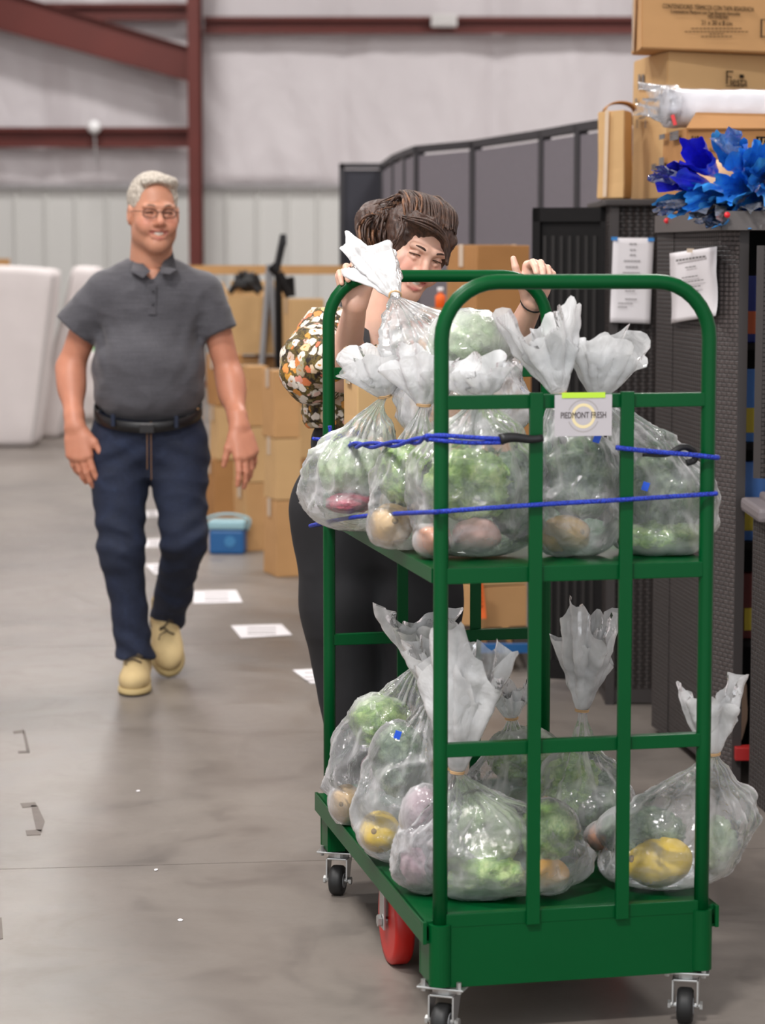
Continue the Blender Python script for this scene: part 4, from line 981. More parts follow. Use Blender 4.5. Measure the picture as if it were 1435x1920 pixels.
bm = bmesh.new(); h0, h1 = CF(938, 824, -.034), CF(1018, 820, -.034)
tube(bm, [h0.lerp(h1, k/10)+Vector((0, 0, .003*math.sin(k*.6))) for k in range(11)], .01, 12, lambda f: .011-.0035*f)
attach(link_bm('hook', bm, M_black, None, True), tw)
tr_ = cord('bungee_cord', 'blue short bungee cord end at the right post with an open black hook', [CF(1155, 839, -.03), CF(1180, 842, -.032), CF(1240, 848, -.03), CF(1300, 853, -.028), CF(1346, 858, -.02), C(CW+.02, .06, CF(1346, 858, -.02).z)], .005)
bm = bmesh.new(); tube(bm, catmull([CF(1205, 853, -.02), CF(1250, 852, -.024), CF(1280, 838, -.02), CF(1300, 846, -.01), CF(1303, 862, -.005), CF(1288, 868, -.005)], 6), .006, 10, lambda f: .003+.004*min(1, f*3)); attach(link_bm('hook', bm, M_black, None, True), tr_)
cord('bungee_cord', 'blue lower bungee cord stretched across the whole front of the cart', [C(-.02, CL-.03, CF(606, 980, CL).z), C(-.10, CL*.75, CF(650, 984, CL*.75).z-.0), C(-.07, CL*.5, CF(715, 970, CL*.5).z), C(-.045, CL*.25, CF(775, 963, CL*.25).z), CF(815, 960, -.01), CF(828, 959, -.03), CF(998, 947, -.033), CF(1168, 937, -.033), CF(1320, 927, -.028), CF(1343, 925, -.015), C(CW+.02, .06, CF(1343, 925, 0).z)], .0048)

# =========================================================================== BAGS OF PRODUCE
ZD, ZS = .2515, .9715
def bag(label, cx, D, zb, rx, ry, neck, tip, tailr, seed, has=(), lean=(0, 0), flat=.55, milky=False, tag_at=None, pw=.8, shoulder=.35, sag=1.0, clampz=True, Dn=None, Dt=None, bot=None):
    """cx: centre column (px) at depth D; neck and tip in px; radii in metres"""
    base = P(cx, 1000, D); base.z = zb
    if bot is not None: base = P(cx, bot, D)
    nk = P(neck[0], neck[1], Dn or D); tp = P(tip[0], tip[1], Dt or (Dn or D)-.02)
    t = empty('produce_bag', (base.x, base.y, base.z), 0, label, 'bag', 'clear bags of produce on the cart')
    vs, fs = [], []; nu, nv = 96, 64; rnd = random.Random(seed); ph = [rnd.uniform(0, 6.28) for _ in range(8)]; H = nk.z-base.z
    ctrl = base + Vector((lean[0], lean[1], H*.55))
    so = Vector((seed*3.1, seed*1.7, 0)); enc = [CONT[k_] for k_ in has]
    for j in range(nv+1):
        h = j/nv; hz = h
        c = base*(1-h)**2 + ctrl*2*h*(1-h) + nk*h*h
        if h < .22: f = math.sqrt(max(0, 1-(1-h/.22)**2))**.8
        elif h < shoulder: f = 1
        else:
            k = (h-shoulder)/(1-shoulder); f = (.5+.5*math.cos(PI*k))**pw
        nr = .011/max(rx, ry); f = nr+(1-nr)*f
        if j == 0: f = .02
        for i in range(nu):
            a = 2*PI*i/nu; ca, sa = math.cos(a), math.sin(a)
            low = 1 + .07*math.sin(2*a+ph[0]+h*2) + .05*math.sin(3*a+ph[1]-h*3)
            g = max(0, (h-.30)/.70)
            pl_ = abs(math.sin(a*8+ph[2]+1.5*math.sin(a*2+ph[3])+h*1.2)); pl2 = abs(math.sin(a*13+ph[4]+h*2))
            pleat = 1 - (.26*pl_*pl_+.12*pl2)*g*(1-.15*h)
            p = c + Vector((rx*f*low*pleat*ca, ry*f*low*pleat*sa, 0))
            q = p*11+so; r1 = 1-2*abs(noise.noise(q)); q2 = Vector((p.x*26, p.y*26, p.z*15))+so; r2 = 1-2*abs(noise.noise(q2)); r3 = 1-2*abs(noise.noise(p*52+so))
            dsp = (.016*(r1-.5) + .008*(r2-.5) + .0032*(r3-.5))*min(1, f*1.6)*min(1, .3+h*4)
            p += Vector((ca, sa, .25))*dsp
            for (cc, rr) in enc:
                dq = p-cc; e_ = math.sqrt((dq.x/rr[0])**2+(dq.y/rr[1])**2+(dq.z/rr[2])**2)
                if .1 < e_ < 1 and h < .93: p = cc + dq*((1+max(0, r2-.4)*.10+max(0, r1-.4)*.05)/e_)
            if clampz and p.z < zb+.0008: p.z = zb+.0008
            vs.append(p)
    for j in range(nv):
        for i in range(nu): fs.append((j*nu+i, j*nu+(i+1) % nu, (j+1)*nu+(i+1) % nu, (j+1)*nu+i))
    mobj('bag_film', vs, fs, M_film_w if milky else M_film, t, True)
    v2, f2 = fan(nk-(tp-nk).normalized()*.004, tp, .011, tailr, flat, seed+9, 64, 30, .38, pleats=9)
    mobj('bag_top', v2, f2, M_film_w, t, True)
    v3, f3 = fan(nk, nk.lerp(tp, .72)+Vector((.01, -.01, 0)), .009, tailr*.6, flat, seed+31, 44, 18, .5, pleats=6)
    mobj('inner_fold', v3, f3, M_film_w, t, True)
    bm = bmesh.new(); d_ = (tp-nk).normalized(); e1 = d_.orthogonal().normalized(); e2 = d_.cross(e1)
    for q_ in (-.0015, .0018): tube(bm, [nk+d_*q_+(e1*math.cos(a)+e2*math.sin(a))*(.0145+.001*math.sin(3*a)) for a in [2*PI*k/20 for k in range(21)]], .0017, 6, cap=False)
    attach(link_bm('rubber_band', bm, M_band, None, True), t)
    if tag_at:
        bm = bmesh.new(); bx(bm, P(tag_at[0], tag_at[1], tag_at[2]), (.014, .002, .018), Matrix.Rotation(.3, 3, 'Y'), .0005); attach(link_bm('blue_twist_tie', bm, simple('tie blue', RGB(30, 90, 220), .5)), t)
    return t
CONT = {}
def blob(name, label, cat, px, py, D, r, mat, seed=0, rough=.08, fq=3, rest=None, rot=(0, 0, 0), sub=4, stem=None, group=None):
    if rough > .15: r = tuple(q_*.92 for q_ in r)
    c = P(px, py, D)
    if rest is not None: c.z = rest + r[2]*(.97 if rough < .15 else .86)
    CONT[seed] = (c.copy(), tuple(q_*(1.05+.62*rough)+.003 for q_ in r))
    bm = bmesh.new(); bmesh.ops.create_icosphere(bm, subdivisions=sub, radius=1); so = Vector((seed*2.3, seed, 0))
    for v in bm.verts:
        n0 = v.co.normalized(); k = 1 + rough*noise.noise(n0*fq+so)
        if rough > .15: k = 1 + rough*(.7-abs(noise.noise(n0*fq+so))*1.6) + rough*.5*(.5-abs(noise.noise(n0*fq*2.7+so)))
        v.co = Vector((n0.x*r[0], n0.y*r[1], n0.z*r[2]))*k
    bmesh.ops.rotate(bm, cent=(0, 0, 0), matrix=(Matrix.Rotation(rot[2], 3, 'Z') @ Matrix.Rotation(rot[1], 3, 'Y') @ Matrix.Rotation(rot[0], 3, 'X')), verts=bm.verts)
    if stem:
        t = empty(name, c, 0, label, cat, group); link_bm('rind', bm, mat, t, True)
        s_ = Vector(stem).normalized(); k = min(r); bm = bmesh.new()
        rr = 1/math.sqrt(sum((s_[i]/r[i])**2 for i in range(3))); lathe(bm, s_*(rr*.97), s_, [(0, k*.15), (k*.06, k*.13), (k*.08, k*.02)], 12); link_bm('stem_scar', bm, M_stem, t, True)
    else:
        t = link_bm(name, bm, mat, None, True); t.location = c; tag(t, label, cat, group)
    return t
blob('squash', 'tan squash at the foot of the rear left bag', 'vegetable', 650, 1450, 5.62, (.040, .045, .047), M_squash, 1, .04, 2, ZD+.004, stem=(-.3, -1, .2))
blob('melon', 'yellow melon in the left bag of the lower deck', 'fruit', 712, 1540, 5.24, (.046, .055, .046), M_melon, 2, .03, 2, ZD+.03, stem=(-.25, -1, .25))
blob('lettuce', 'green lettuce high in the rear left bag of the lower deck', 'vegetable', 715, 1355, 5.66, (.07, .06, .06), M_lettuce, 3, .3, 3)
blob('beetroot', 'dull purple beetroot low in the rear left bag', 'vegetable', 712, 1445, 5.66, (.045, .045, .05), M_onion, 4, .12, 3)
blob('kale', 'dark green kale above the yellow melon on the left', 'vegetable', 748, 1425, 5.28, (.055, .06, .075), M_kale, 5, .3, 4)
blob('onion', 'purple onion beside the front left post, upper one', 'vegetable', 795, 1530, 5.02, (.045, .045, .06), M_onion, 6, .2, 3)
blob('onion', 'purple onion at the bottom beside the front left post', 'vegetable', 800, 1640, 5.00, (.055, .05, .055), M_onion, 7, .14, 3, ZD+.01)
blob('cabbage', 'pale green cabbage filling the front centre bag', 'vegetable', 900, 1560, 5.02, (.09, .07, .08), M_cab, 8, .18, 3)
blob('lettuce', 'loose lettuce low in the front centre bag', 'vegetable', 900, 1655, 4.98, (.085, .06, .045), M_lettuce, 9, .35, 4, ZD+.006)
blob('lettuce', 'bright lettuce in the right half of the front centre bag', 'vegetable', 1028, 1560, 5.0, (.055, .055, .06), M_lettuce, 10, .3, 4)
blob('yellow_squash', 'orange yellow squash low in the front centre bag', 'vegetable', 1030, 1655, 4.97, (.042, .04, .036), simple('orange squash', RGB(226, 166, 60), .5, var=.1), 11, .08, 2, ZD+.012)
blob('tomato', 'small red tomato at the bottom of the front centre bag', 'vegetable', 905, 1694, 4.95, (.014, .014, .013), simple('tomato red', RGB(190, 40, 36), .4), 12, .02, 2, ZD+.004, sub=3)
blob('lettuce', 'bright green lettuce in the tall-topped middle bag', 'vegetable', 1072, 1475, 5.32, (.065, .06, .07), M_lettuce, 13, .3, 3)
blob('kale', 'dark kale low in the tall-topped middle bag', 'vegetable', 1130, 1510, 5.32, (.06, .06, .07), M_kale, 14, .3, 4)
blob('sweet_potato', 'orange sweet potato between the centre and right bags', 'vegetable', 1132, 1568, 5.10, (.035, .035, .03), M_sweet, 15, .1, 2)
blob('melon', 'large yellow melon in the front right bag of the lower deck', 'fruit', 1236, 1632, 5.03, (.072, .056, .054), M_melon, 16, .03, 2, ZD+.008, rot=(0, -.15, 0), stem=(-1, -.4, .2))
blob('kale', 'grey green kale above the large yellow melon', 'vegetable', 1205, 1560, 5.08, (.085, .06, .05), M_kale, 17, .32, 4)
blob('lettuce', 'pale lettuce at the outer side of the front right bag', 'vegetable', 1345, 1585, 5.06, (.04, .05, .06), M_cab, 18, .25, 4)
blob('lettuce', 'lettuce in the low bag behind the deck centre', 'vegetable', 985, 1420, 5.55, (.08, .07, .06), M_lettuce, 19, .3, 3)
blob('cabbage', 'pale cabbage in the bag overhanging the left side', 'vegetable', 660, 880, 5.45, (.075, .09, .07), M_cab, 31, .2, 3)
blob('red_chard', 'bunch of red stems in the bag overhanging the left side', 'vegetable', 655, 943, 5.38, (.052, .05, .022), M_chard, 32, .25, 3)
blob('squash', 'tan squash at the left front of the upper shelf', 'vegetable', 733, 1000, 5.07, (.046, .048, .046), M_squash, 33, .04, 2, ZS+.012, stem=(.2, -1, .3))
blob('lettuce', 'lettuce above the tan squash on the upper shelf', 'vegetable', 758, 890, 5.10, (.05, .055, .06), M_lettuce, 34, .3, 3)
blob('sweet_potato', 'orange sweet potato beside the front left post on the upper shelf', 'vegetable', 815, 1015, 4.95, (.038, .045, .035), M_sweet, 35, .1, 2, ZS+.006)
blob('pink_potato', 'pink potato in the wide front bag of the upper shelf', 'vegetable', 893, 1008, 4.97, (.05, .045, .038), M_pink, 36, .12, 2, ZS+.008)
blob('lettuce', 'green lettuce filling the wide front bag of the upper shelf', 'vegetable', 880, 910, 5.0, (.09, .06, .07), M_lettuce, 37, .3, 3)
blob('kale', 'kale at the right of the wide front bag of the upper shelf', 'vegetable', 965, 925, 5.02, (.05, .05, .085), M_kale, 38, .3, 3)
blob('yellow_squash', 'golden brown squash below the name card', 'vegetable', 1060, 1005, 4.99, (.052, .045, .042), M_gold, 39, .06, 2, ZS+.004, stem=(1, -1, .3))
blob('kale', 'grey green kale hanging in the bag below the name card', 'vegetable', 1090, 895, 5.01, (.075, .06, .08), M_kale, 40, .3, 3)
blob('lettuce', 'leafy greens in the bag at the right end of the upper shelf', 'vegetable', 1235, 940, 5.05, (.08, .06, .09), M_kale, 41, .3, 3)
blob('lettuce', 'bright lettuce low at the right end of the upper shelf', 'vegetable', 1240, 1005, 5.03, (.085, .055, .04), M_lettuce, 42, .3, 4, ZS+.004)
blob('lettuce', 'pale lettuce in the large top bag', 'vegetable', 880, 650, 5.45, (.085, .09, .075), M_cab, 43, .3, 4)
bag('bag at the rear left corner of the lower deck, squash at its foot', 722, 5.68, ZD, .125, .12, (786, 1244), (786, 1158), .085, 1, has=(1,3,4,), lean=(-.03, -.02), shoulder=.42, pw=.7)
bag('bag on the lower deck left side with the yellow melon and a blue tie', 752, 5.28, ZD, .105, .11, (812, 1300), (818, 1215), .07, 2, has=(2,5,), lean=(0, 0), tag_at=(746, 1378, 5.15), shoulder=.4, pw=.75)
bag('bag of purple onions against the front left post of the lower deck', 815, 5.02, ZD, .085, .09, (850, 1440), (865, 1300), .055, 3, has=(6,7,), shoulder=.3)
bag('wide bag of lettuce at the front centre of the lower deck', 935, 5.0, ZD, .185, .12, (858, 1447), (872, 1225), .085, 4, has=(8,9,10,11,12,), lean=(.03, 0), shoulder=.34, pw=.85)
bag('bag in the middle of the lower deck tied high with a tall top', 1098, 5.32, ZD, .125, .12, (1092, 1331), (1102, 1165), .062, 5, has=(13,14,), shoulder=.3, pw=1.1, flat=.7)
bag('bag at the front right of the lower deck leaning out past the post', 1243, 5.06, ZD, .165, .11, (1338, 1412), (1333, 1300), .062, 6, has=(16,17,18,15,), lean=(.07, 0), shoulder=.42, pw=.7)
bag('low bag behind the centre of the lower deck with a short crumpled top', 975, 5.55, ZD, .12, .12, (960, 1345), (955, 1285), .05, 7, has=(19,), shoulder=.34)
bag('bag overhanging the left side of the upper shelf, red stems inside', 676, 5.45, ZS, .105, .13, (722, 742), (706, 668), .085, 21, has=(31,32,), lean=(-.06, 0), shoulder=.45, pw=.75, milky=False)
bag('bag with a tan squash at the left front of the upper shelf', 768, 5.10, ZS, .078, .09, (795, 758), (800, 672), .075, 22, has=(33,34,), lean=(-.01, 0), shoulder=.4)
bag('wide bag at the front left of the upper shelf beside the post', 895, 4.98, ZS, .138, .09, (905, 748), (890, 690), .07, 23, has=(35,36,37,38,), shoulder=.52, pw=.55)
bag('bag in front of the name card on the upper shelf', 1085, 5.00, ZS, .100, .09, (1050, 738), (1012, 600), .075, 24, has=(39,40,), shoulder=.48, pw=.6, tag_at=(1120, 822, 4.9))
bag('bag at the right end of the upper shelf', 1240, 5.05, ZS, .105, .09, (1122, 745), (1140, 640), .078, 25, has=(41,42,), lean=(.06, 0), shoulder=.50, pw=.55, tag_at=(1211, 912, 4.935))
bag('large bag lying on top of the others, its tail at the woman\'s hand', 860, 5.45, 1.17, .165, .15, (741, 556), (690, 480), .062, 26, has=(43,), lean=(.05, 0), shoulder=.50, pw=.5, clampz=True, Dn=5.6, Dt=5.82)
# box at the rear of the upper shelf
carton(C(.11, CL-.14, ZS), .17, .16, CF(650, 655, CL-.2).z-ZS, CY+.0, M_card2, 'tan carton on the upper shelf behind the left bags', 200)

# =========================================================================== PEOPLE
def m_skin(name, base, sss=.15):
    q = N(name); at = q.add('ShaderNodeAttribute'); at.attribute_name = 'tint'; v = q.coord()
    n = q.noise(v, 40, 4); c = q.mix(.25, at.outputs[0], q.ramp(n, [(.3, (.78, .68, .66, 1)), (.7, (1, 1, 1, 1))]), 'MULTIPLY')
    q.link(c, q.b.inputs['Base Color']); q.b.inputs['Roughness'].default_value = .48; q.b.inputs['Subsurface Weight'].default_value = sss
    q.b.inputs['Subsurface Radius'].default_value = (.02, .008, .004); q.b.inputs['Subsurface Scale'].default_value = .5
    q.bump(q.noise(v, 160, 3), .12, .002); return q.m
def head_axes(yaw, pitch, roll):
    """columns: person's right, forward, up; yaw>0 turns the face to +X, pitch>0 looks down, roll>0 tips the head top to +X"""
    R = Matrix(((-1, 0, 0), (0, -1, 0), (0, 0, 1)))       # facing the camera (-Y)
    Rz = Matrix.Rotation(yaw, 3, 'Z'); Rx = Matrix.Rotation(pitch, 3, 'X'); Ry = Matrix.Rotation(roll, 3, 'Y')
    return Rz @ Ry @ Rx @ R
def build_head(f, c, M, s, jaw=1.0, smile=.5, nose=1.0, female=False, ear=True, mw=1.0):
    def L(x, y, z): v = Vector(c) + M @ Vector((x*s, y*s, z*s)); return tuple(v)
    A = np.array(M)
    E = lambda p, r, k=.02, op='u': f.ell(L(*p), [q*s for q in r], A, k*s, op)
    K = lambda a, b, r1, r2, k=.012, op='u': f.cone(L(*a), L(*b), r1*s, r2*s, k*s, op)
    E((0, -.018, .040), (.076, .096, .086)); E((0, .030, -.035), (.064*jaw, .062, .078), .03)
    K((-.040*jaw, .01, -.072), (0, .062, -.100), .022, .020, .03); K((.040*jaw, .01, -.072), (0, .062, -.100), .022, .020, .03)
    K((-.008, .068, -.100), (.008, .068, -.100), .018, .018, .025)
    for q in (-1, 1):
        E((q*.038, .060, -.030), (.026, .024, .024), .022)
        E((q*.036, .074, -.046), (.016, .014, .016), .02) if smile > .3 else None
        K((q*.012, .090, .022), (q*.046, .078, .022), .010, .008, .016)
        E((q*.031, .098, .001), (.017, .0155, .0100), .012, 's')
        K((q*.019, .0810, .0055), (q*.031, .0850, .0082), .0046, .0052, .004); K((q*.031, .0850, .0082), (q*.045, .077, .0045), .0052, .0038, .004)
        K((q*.020, .0815, -.006), (q*.031, .0840, -.0095 + .003*smile), .0035, .0042, .006); K((q*.031, .0840, -.0095 + .003*smile), (q*.044, .0765, -.004), .0035, .003, .006)
        if ear:
            E((q*.078, -.004, -.006), (.009, .020, .032), .008); E((q*.086, .0, -.004), (.006, .010, .018), .004, 's')
    K((0, .084, .018), (0, .108*nose, -.026), .0085, .0105, .012); E((0, .107*nose, -.030), (.0125, .012, .0105), .008)
    for q in (-1, 1): E((q*.0125, .096*nose, -.033), (.0085, .0095, .008), .006); E((q*.006, .108*nose, -.0405), (.0032, .004, .003), .002, 's')
    for q in (-1, 1):   # smile folds and lips drawn up at the corners round an open mouth
        K((q*.015, .088, -.036), (q*.036, .070, -.058), .0065, .0075, .010)
        u = .012*smile; op = .0045*smile
        K((0, .0950, -.0560+op*.2), (q*.018*mw, .0890, -.0565+u*.25), .0042, .0040, .004); K((q*.018*mw, .0890, -.0565+u*.25), (q*.033*mw, .0740, -.0620+u), .0040, .0024, .004)
        K((0, .0925, -.0760-op), (q*.017*mw, .0880, -.0735-op*.6+u*.15), .0048, .0046, .005); K((q*.017*mw, .0880, -.0735-op*.6+u*.15), (q*.032*mw, .0745, -.0630+u), .0046, .0024, .003)
        K((0, .097, -.0660-op*.4), (q*.018*mw, .0900, -.0650-op*.2+u*.25), .0048+op*.6, .0044+op*.3, .002, 's'); K((q*.018*mw, .0900, -.0650+u*.25), (q*.029*mw, .080, -.063+u*.85), .0042, .0018, .002, 's')
    return L
def head_color(c, M, s, skin, lip, cheek, redness=.5):
    Mi = np.array(M)
    def fn(V, base=None):
        q = (V-np.array(c))@Mi/s; x, y, z = q.T
        col = np.tile(np.array(skin), (len(V), 1))
        def g(cx, cy, cz, r): return np.exp(-(((np.abs(x)-cx)/r[0])**2+((y-cy)/r[1])**2+((z-cz)/r[2])**2))
        ck = np.clip(g(.040, .07, -.030, (.022, .03, .020))*redness + g(0, .11, -.03, (.014, .02, .012))*redness*.8, 0, 1)[:, None]
        col = col*(1-ck)+np.array(cheek)*ck
        lp = np.clip((g(.0, .093, -.0560, (.022, .012, .0042)) + g(.0, .093, -.0795, (.018, .012, .0055)) + g(.022, .083, -.061, (.009, .010, .009)))*1.0, 0, .85)[:, None]
        col = col*(1-lp)+np.array(lip)*lp
        return col
    return fn
def hand(f, w, d, n, s, spread, curls, size=1.0, thumb=(.9, .5, .3), side=1):
    """w wrist, d toward fingers, n palm-facing normal, side*(d x n) points to the thumb; curls: 4 tuples of 3 angles"""
    w, d, n = Vector(w), Vector(d).normalized(), Vector(n); n = (n-d*n.dot(d)).normalized(); t = d.cross(n).normalized()*side; z = size
    kn = []
    for i, (off, ln) in enumerate(((.030, .092), (.010, .096), (-.011, .090), (-.030, .080))):
        k = w + d*(ln*z) + t*(off*z) - n*(.004*z if i in (1, 2) else 0); kn.append(k)
        f.cone(w + t*(off*.55*z) + d*.008, k, .0165*z, .0125*z, .016*z)
        wd = f.cone(w+d*(ln*.45*z)+t*(off*.8*z), k, .015*z, .012*z, .014*z)
    for i, (k, (a1, a2, a3), L) in enumerate(zip(kn, curls, ((.042, .025, .020), (.046, .029, .021), (.043, .027, .020), (.034, .020, .018)))):
        dd = (d + t*spread*(1.5-i)*.12).normalized(); ang = 0; p = k; r = (.0112, .0102, .0092, .0080) if i < 3 else (.0098, .0088, .0080, .0070)
        for jn, (a, l) in enumerate(zip((a1, a2, a3), L)):
            ang += a; v = (dd*math.cos(ang) + n*math.sin(ang)); q = p + v*(l*z); f.cone(p, q, r[jn]*z, r[jn+1]*z, .003*z); p = q
    b = w + d*(.025*z) + t*(.026*z) + n*.006*z
    p1 = b + (t*thumb[0]*.6 + d*.75 + n*thumb[1]*.5).normalized()*(.040*z); f.cone(b, p1, .0165*z, .0125*z, .014*z)
    v2 = (t*thumb[0]*.35 + d*.9 + n*thumb[1]).normalized(); p2 = p1+v2*(.032*z); f.cone(p1, p2, .0115*z, .0098*z, .005*z)
    v3 = (v2 + n*thumb[2] - t*.1).normalized(); f.cone(p2, p2+v3*(.024*z), .0098*z, .0078*z, .003*z)
def fold_fn(amp, fr, seed, dirv=(1, 0, .4)):
    rs = np.random.RandomState(seed); K = rs.normal(size=(7, 3))*fr; PH = rs.uniform(0, 6.28, 7)
    def fn(X, Y, Z):
        r = 0
        for k, p in zip(K, PH): r = r + np.sin(k[0]*X+k[1]*Y+k[2]*Z+p+1.2*np.sin(.5*k[1]*X+.6*k[2]*Y+.5*k[0]*Z))
        return amp*np.abs(r/3)
    return fn

# ------------------------------------------------------------------ the man
DM = 8.9
man = empty('person', (P(280, 900, DM).x, DM, 0), 0, 'smiling man in grey polo shirt and dark jeans walking toward the cart', 'person')
skinM = RGB(204, 146, 118)[:3]; M_skinM = m_skin('man skin', skinM)
hc = P(288, 400, 8.86); HM = head_axes(.30, .02, .02); hs = 1.12
fh = Field((hc.x-.16, hc.y-.19, hc.z-.30), (hc.x+.16, hc.y+.17, hc.z+.17), .0028)
L = build_head(fh, hc, HM, hs, jaw=1.1, smile=1.15, nose=1.02, mw=1.22)
nb = P(283, 512, 8.93)
fh.cone(tuple(hc+HM @ Vector((0, -.02*hs, -.055*hs))), tuple(nb), .074, .080, .03)
fa = []
def arm(sh, el, wr, r, h=.0042, m=.06):
    pts = np.array([sh, el, wr]); f = Field(pts.min(0)-m-np.array([.12, .12, .22]), pts.max(0)+m+np.array([.12, .12, .02]), h)
    f.cone(sh, el, r[0], r[1], .03); f.cone(el, wr, r[1]*1.0, r[3], .03)
    mid = tuple(np.array(el)*.72+np.array(wr)*.28); f.ell(mid, (r[2], r[2], r[2]*1.6), None, .04); return f
# image left arm (his right)
fl = arm(tuple(P(180, 560, 8.93)), tuple(P(132, 690, 8.98)), tuple(P(140, 795, 8.86)), (.058, .049, .047, .034))
wv = P(141, 800, 8.855); fl.cone(tuple(P(140, 780, 8.87)), tuple(wv), .034, .030, .02)
hand(fl, wv, (.16, -.15, -1), (.35, .9, 0), None, .45, [(.15, .2, .15), (.2, .25, .2), (.3, .3, .2), (.35, .35, .25)], 1.22, thumb=(1.0, .15, .1), side=1)
fr_ = arm(tuple(P(392, 560, 8.93)), tuple(P(430, 705, 8.95)), tuple(P(447, 795, 8.80)), (.056, .047, .046, .033))
wv = P(449, 800, 8.79); fr_.cone(tuple(P(446, 780, 8.81)), tuple(wv), .033, .029, .02)
hand(fr_, wv, (.26, -.25, -1), (-.55, .8, -.2), None, .6, [(.15, .25, .2), (.25, .3, .25), (.4, .4, .3), (.5, .45, .3)], 1.2, thumb=(.8, .5, .15), side=-1)
hcM = head_color(hc, HM, hs, skinM, RGB(178, 100, 92)[:3], RGB(214, 118, 100)[:3], .55)
def cM(V):
    c = hcM(V); z = V[:, 2]
    arm_ = (z < hc.z-.35)[:, None]; c = np.where(arm_, np.array(RGB(206, 140, 112)[:3]), c)
    return np.concatenate([c, np.ones((len(V), 1))], 1)
tor = Field((nb.x-.26, 8.7, .75), (nb.x+.26, 9.12, nb.z+.02), .012)
tor.ell(P(283, 580, 8.94), (.17, .10, .20)); tor.ell(P(280, 700, 8.92), (.16, .11, .18), None, .05); tor.cone(P(215, 555, 8.93), P(355, 555, 8.93), .045, .045, .04)
tor.cone(P(284, 495, 8.90), P(286, 548, 8.875), .062, .055, .03); tor.cone(tuple(hc+HM @ Vector((0, -.02*hs, -.055*hs))), tuple(nb), .055, .065, .03)
fmesh('body', [fh, fl, fr_, tor], M_skinM, man, cM)
# teeth, eyes, glasses, hair
def loc_obj(name, bm, mat, c, M, s, parent, smooth=True):
    for v in bm.verts: v.co = Vector(c) + M @ (v.co*s)
    o = link_bm(name, bm, mat, None, smooth); attach(o, parent); return o
M_teeth = simple('teeth', RGB(232, 224, 212), .3); M_eye = simple('eye white', RGB(214, 206, 200), .2); M_iris = simple('dark iris', RGB(48, 38, 34), .2); M_mouth = simple('mouth inner', RGB(96, 34, 34), .6)
def face_parts(c, M, s, parent, brow, browcol, smile=.8, mw=1.0):
    bm = bmesh.new()
    for q in (-1, 1):
        r = bmesh.ops.create_uvsphere(bm, u_segments=16, v_segments=10, radius=.0118); bmesh.ops.translate(bm, vec=(q*.031, .0715, .0), verts=r['verts'])
    ey = loc_obj('eye', bm, M_eye, c, M, s, parent)
    bm = bmesh.new()
    for q in (-1, 1): r = bmesh.ops.create_uvsphere(bm, u_segments=12, v_segments=8, radius=.0062); bmesh.ops.translate(bm, vec=(q*.031, .0785, .0), verts=r['verts'])
    o = loc_obj('iris', bm, M_iris, c, M, s, parent); o.parent = ey; o.matrix_parent_inverse = ey.matrix_world.inverted()
    bm = bmesh.new(); u = .010*smile
    n_ = 10
    vs_ = []
    for k in range(n_+1):
        x = -.025+.050*k/n_; y = .0895-(x*x)*18; zt = -.0575+.012*smile*(abs(x)/.033)**1.6; vs_.append((bm.verts.new((x*mw, y, zt)), bm.verts.new((x*mw, y-.001, zt-.0105*(1-(abs(x)/.028)**2)-.0012))))
    for a, b in zip(vs_, vs_[1:]): bm.faces.new((a[0], b[0], b[1], a[1]))
    loc_obj('teeth', bm, M_teeth, c, M, s, parent)
    bm = bmesh.new(); bx(bm, (0, .076, -.066), (.050*mw, .004, .026)); loc_obj('mouth_lining', bm, M_mouth, c, M, s, parent)
    for q in (-1, 1):
        bm = bmesh.new(); tube(bm, catmull([(q*.014, .0965, .0225), (q*.026, .0965, .0270), (q*.038, .0885, .0265), (q*.047, .079, .0215)], 5), brow, 8, lambda t: brow*(1-.5*t)); loc_obj('eyebrow', bm, browcol, c, M, s, parent)
M_greyhair = N('short silver hair'); _v = M_greyhair.coord((1, 1, .35)); _n = M_greyhair.noise(_v, 150, 5)
M_greyhair.link(M_greyhair.ramp(_n, [(.35, RGB(140, 128, 114)), (.6, RGB(212, 202, 188))]), M_greyhair.b.inputs['Base Color']); M_greyhair.b.inputs['Roughness'].default_value = .6; M_greyhair.bump(_n, .8, .006); M_greyhair = M_greyhair.m
face_parts(hc, HM, hs, man, .0032, simple('grey brow', RGB(150, 118, 100), .8), 1.15, 1.22)
bm = bmesh.new()
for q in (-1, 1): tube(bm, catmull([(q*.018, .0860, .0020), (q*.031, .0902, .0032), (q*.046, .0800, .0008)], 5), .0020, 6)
loc_obj('eyelashes', bm, simple('brown lash line', RGB(84, 52, 44), .8), hc, HM, hs, man)  # thin dark brown lash line along each upper lid
f = Field((hc.x-.14, hc.y-.18, hc.z-.10), (hc.x+.14, hc.y+.16, hc.z+.18), .0032); A = np.array(HM)
def LH(x, y, z): return tuple(Vector(hc)+HM @ Vector((x*hs, y*hs, z*hs)))
f.ell(LH(0, -.022, .046), (.083*hs, .101*hs, .092*hs), A); f.cone(LH(-.035, .066, .100), LH(.045, .058, .102), .016*hs, .013*hs, .03); f.cone(LH(-.055, .03, .100), LH(-.02, .055, .108), .018*hs, .014*hs, .03)
f.ell(LH(0, .085, .035), (.060*hs, .070*hs, .062*hs), A, .015, 's'); f.ell(LH(0, .06, -.06), (.12*hs, .085*hs, .075*hs), A, .02, 's')
f.ell(LH(0, -.02, -.12), (.14, .16, .10), A, .02, 's')
f.folds(fold_fn(.0022, 170, 3)); fmesh('hair', [f], M_greyhair, man)
bm = bmesh.new(); 
